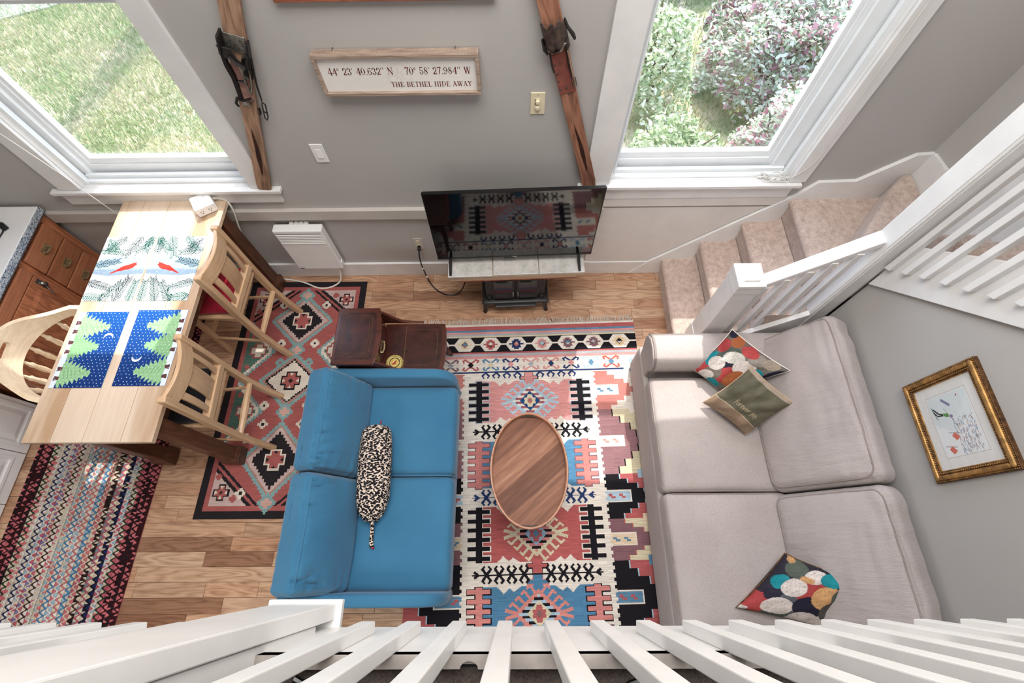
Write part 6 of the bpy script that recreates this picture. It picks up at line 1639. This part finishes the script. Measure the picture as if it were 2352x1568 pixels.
ht = thing('panel_heater', 'white wall panel heater with slotted top between the dining table and the socket', 'heater', (-1.55, 2.12, .2))
HX0, HX1, HZ0, HZ1, HY = -1.698, -1.350, .213, .688, 2.078
obj('body', MB().box(HX0, HX1, HY, 2.145, HZ0, HZ1), MAT['whitep'], ht, bevel=.010, seg=3)
lv = MB()
for k in range(6):
    z = HZ1-.035-k*.0185; lv.hexa([(HX0+.016, HY-.001, z), (HX1-.016, HY-.001, z), (HX1-.016, HY-.001, z+.004), (HX0+.016, HY-.001, z+.004), (HX0+.016, HY+.002, z), (HX1-.016, HY+.002, z), (HX1-.016, HY+.002, z+.007), (HX0+.016, HY+.002, z+.007)])
obj('louvre', lv, MAT['slot'], ht)
fn = MB()
for k in range(6): fn.hexa([(HX0+.016, HY-.006, HZ1-.0445-k*.0185), (HX1-.016, HY-.006, HZ1-.0445-k*.0185), (HX1-.016, HY, HZ1-.036-k*.0185), (HX0+.016, HY, HZ1-.036-k*.0185), (HX0+.016, HY-.004, HZ1-.047-k*.0185), (HX1-.016, HY-.004, HZ1-.047-k*.0185), (HX1-.016, HY, HZ1-.05-k*.0185), (HX0+.016, HY, HZ1-.05-k*.0185)])
obj('louvre_fin', fn, MAT['whitep'], ht)
obj('badge', MB().box(HX0+.016, HX0+.048, HY-.0015, HY, HZ0+.012, HZ0+.0185), MAT['slot'], ht)
cf = MB()
for k in range(4): cf.tube([(-1.575+k*.035, 2.145, HZ1-.012), (-1.575+k*.035, 2.166, HZ1-.012)], .017, 10)
cf.box(-1.65, -1.40, 2.145, 2.168, .30, .55)
obj('wall_bracket', cf, MAT['whitep'], ht)
obj('thermostat', MB().box(HX1-.012, HX1+.006, 2.09, 2.125, .245, .285), MAT['whitep'], ht, bevel=.004)
obj('cord', MB().tube(smooth_pts([(-1.405, 2.11, HZ0+.005), (-1.41, 2.10, .12), (-1.44, 2.075, .03), (-1.52, 2.035, .007), (-1.62, 2.03, .007), (-1.75, 2.085, .007), (-1.90, 2.115, .007), (-2.05, 2.12, .02), (-2.09, 2.125, .10)]), .0062, 8), MAT['cord'], ht, smooth=True)
# power cube on the table with its cord
pc = thing('power_cube', 'white power strip cube on the window end of the pine table', 'power strip', (-2.0, 2.075, .932))
ca, sa = math.cos(math.radians(-35)), math.sin(math.radians(-35))
cx_, cy_ = -2.003, 2.083
ax1, ax2 = Vector((.52, -.85, 0)), Vector((.85, .52, 0))
obj('case', MB().obox((cx_, cy_, .968), ax1, ax2, (0, 0, 1), .062, .062, .036), MAT['whitep'], pc, bevel=.012, seg=3)
sm = MB()
for f in (-.026, .026):
    for h in (0,):
        for dxy in (-.008, .008): 
            p_ = Vector((cx_, cy_, .972))+ax2*(f+dxy)+ax1*.0622; sm.obox(p_, ax1, ax2, (0, 0, 1), .0006, .0016, .006)
        p_ = Vector((cx_, cy_, .958))+ax2*f+ax1*.0622; sm.obox(p_, ax1, ax2, (0, 0, 1), .0006, .003, .003)
    for dxy in (-.008, .008):
        p_ = Vector((cx_, cy_, .972))+ax1*(f+dxy)-ax2*.0622; sm.obox(p_, ax2, ax1, (0, 0, 1), .0006, .0016, .006)
    for e in (-.026, .026): sm.obox(Vector((cx_, cy_, 1.0043))+ax1*f+ax2*e, ax1, ax2, (0, 0, 1), .003, .0012, .0005)
obj('slot', sm, MAT['slot'], pc)
obj('cord', MB().tube(smooth_pts([(cx_+.05, cy_+.045, .97), (-1.93, 2.145, .955), (-1.895, 2.147, .92), (-1.888, 2.13, .85), (-1.93, 2.12, .70), (-1.985, 2.12, .52), (-2.02, 2.12, .45), (-2.06, 2.12, .40), (-2.10, 2.125, .36)]), .006, 8), MAT['cord'], pc, smooth=True)
# window cords
obj('blind_cord', MB().tube([(-3.02, 2.14, 2.0), (-2.83, 2.13, 1.55), (-2.725, 2.11, 1.23), (-2.685, 2.10, 1.05), (-2.655, 2.10, .88), (-2.645, 2.10, .70)], .003, 6), MAT['cord'], bpy.data.objects['window_1'], smooth=True)
wd_ = thing('blind_wand', 'clear white blind wand hanging at the left of the right window', 'wand', (.6, 2.185, 1.1))
obj('wand', MB().tube([(.628, 2.188, 2.4), (.627, 2.186, 1.6), (.624, 2.183, 1.10)], .004, 8), MAT['vinyl'], wd_, smooth=True)
tg = thing('cord_tangle', 'tangle of thin white cord on the right end of the window sill', 'cord', (1.66, 2.17, 1.036))
g = random.Random(9); m = MB(); pts_ = []
for k in range(46):
    a = k*.62; rr_ = .035+.05*g.random(); pts_.append((1.655+rr_*1.25*math.cos(a)+g.uniform(-.03, .03), 2.178+rr_*.45*math.sin(a), 1.040+.045*g.random()*(k % 3)/2+.003))
m.tube(smooth_pts(pts_), .0024, 5)
m.tube(smooth_pts([(1.56, 2.19, 1.044), (1.60, 2.18, 1.05), (1.66, 2.16, 1.05)]), .0022, 5)
m.tube(smooth_pts([(1.70, 2.17, 1.05), (1.745, 2.14, 1.11), (1.80, 2.138, 1.25), (1.79, 2.14, 1.5), (1.775, 2.14, 1.8), (1.77, 2.14, 2.2)], 6), .0022, 5)
obj('strand', m, MAT['cord'], tg, smooth=True)
obj('cord_toggle', MB().lathe([(.004, 0), (.008, .01), (.010, .022), (.007, .026)], (1.545, 2.19, 1.042), 10, (1, 0, .1)), MAT['whitep'], tg, smooth=True)
# ------------------------------------------------------------------ gilt framed print on the right wall
pf = thing('gilt_picture', 'gold framed white mounted ski race picture on the right wall above the sofa', 'picture', (XR, .535, 1.09))
PY0, PY1, PZ0, PZ1 = .300, .772, 1.075, 1.485
PXF = 1.936
def fr4(nm, y0, y1, z0, z1, wd, x0, x1, mat, bev):
    for q in ((y0, y1, z0, z0+wd), (y0, y1, z1-wd, z1), (y0, y0+wd, z0+wd, z1-wd), (y1-wd, y1, z0+wd, z1-wd)):
        obj(nm, MB().box(x0, x1, q[0], q[1], q[2], q[3]), mat, pf, bevel=bev)
fr4('outer_moulding', PY0, PY1, PZ0, PZ1, .012, 1.948, XR, MAT['goldd'], .002)
fr4('gilt_moulding', PY0+.010, PY1-.010, PZ0+.010, PZ1-.010, .022, PXF, XR, MAT['gold'], .009)
fr4('inner_moulding', PY0+.032, PY1-.032, PZ0+.032, PZ1-.032, .013, 1.946, XR, MAT['goldd'], .002)
fr4('slip', PY0+.045, PY1-.045, PZ0+.045, PZ1-.045, .005, 1.950, XR, MAT['gold'], .001)
bd = MB()
def beads(y0, y1, z0, z1, x, r_, step_):
    for a, b_ in (((y0, z0), (y1, z0)), ((y1, z0), (y1, z1)), ((y1, z1), (y0, z1)), ((y0, z1), (y0, z0))):
        L_ = math.hypot(b_[0]-a[0], b_[1]-a[1]); n = int(L_/step_)
        for k in range(n):
            f = k/n; bd.lathe([(r_*.6, 0), (r_, r_*.6), (r_*.7, r_*1.3), (.0004, r_*1.6)], (x, a[0]+(b_[0]-a[0])*f, a[1]+(b_[1]-a[1])*f), 6, (-1, 0, 0))
beads(PY0+.006, PY1-.006, PZ0+.006, PZ1-.006, 1.948, .0032, .0085); beads(PY0+.0385, PY1-.0385, PZ0+.0385, PZ1-.0385, 1.946, .0040, .0105)
o = obj('bead', bd, MAT['gold'], pf, smooth=True); o['kind'] = 'stuff'
# mount and print: u along -y (left to right as seen from the room), v up
iy0, iy1, iz0, iz1 = PY0+.048, PY1-.048, PZ0+.048, PZ1-.048
IW, IH = iy1-iy0, iz1-iz0
ca_ = Canvas(IW, IH, .0017, (232, 231, 228)); g = random.Random(2)
a0, a1, b0, b1 = .055, IW-.055, .055, IH-.055
ca_.rect(a0-.007, a1+.007, b0-.007, b1+.007, (176, 160, 158)); ca_.rect(a0-.0055, a1+.0055, b0-.0055, b1+.0055, (236, 236, 234))
ca_.rect(a0, a1, b0, b1, (224, 232, 234))
ca_.poly([(a0+.10, b0), (a1, b0), (a1, b1), (a0+.12, b1), (a0+.17, b0+.12)], (236, 238, 240))
for k in range(260):
    x = g.uniform(a0+.11, a1-.01); y_ = g.uniform(b0+.01, b0+.115)
    c = g.choice([(190, 176, 172), (160, 178, 196), (206, 196, 190), (120, 160, 186), (216, 208, 204), (150, 140, 150)])
    ca_.line([(x, y_), (x+g.uniform(.004, .014), y_+g.uniform(-.003, .003))], .003, c)
def pole_flag(x, y_):
    ca_.line([(x, y_), (x+.012, y_-.055)], .0022, (70, 60, 58)); ca_.poly([(x+.003, y_-.03), (x+.028, y_-.050), (x+.040, y_-.028), (x+.016, y_-.012)], (214, 110, 92))
pole_flag(a1-.045, b1-.012); pole_flag(a1-.10, b1-.05); ca_.poly([(a0+.012, b0+.05), (a0+.02, b0+.045), (a0+.024, b0+.055)], (190, 60, 56))
ca_.line([(a0+.05, b1-.015), (a0+.075, b1-.035), (a0+.085, b1-.055)], .007, (58, 54, 56)); ca_.line([(a0+.062, b1-.012), (a0+.085, b1-.028), (a0+.088, b1-.055)], .006, (58, 54, 56))
ca_.poly([(a0+.078, b1-.055), (a0+.095, b1-.062), (a0+.102, b1-.085), (a0+.084, b1-.082)], (96, 150, 78)); ca_.ell(a0+.10, b1-.095, .008, .008, (150, 140, 170))
ca_.line([(a0+.04, b1-.008), (a0+.10, b1-.022)], .003, (60, 60, 66)); ca_.line([(a0+.02, b0+.13), (a0+.05, b0+.10)], .012, (140, 136, 170)); ca_.line([(a0+.06, b1-.07), (a0+.12, b1-.10)], .0018, (90, 90, 96))
cm_ = cell_mesh('print', ca_, MAT['print'], lambda a, b_: np.full(a.shape, .001), pf)
# the canvas is seen in the photograph turned with its left side up the wall: x runs down -y
cm_.matrix_local = Matrix(((0, 0, -1, 1.956-XR), (-1, 0, 0, iy1-.535), (0, 1, 0, iz1-1.09), (0, 0, 0, 1)))
obj('glazing', MB().box(1.9505, 1.9515, iy0, iy1, iz0, iz1), MAT['pglass'], pf)
print('objects', len(bpy.data.objects))
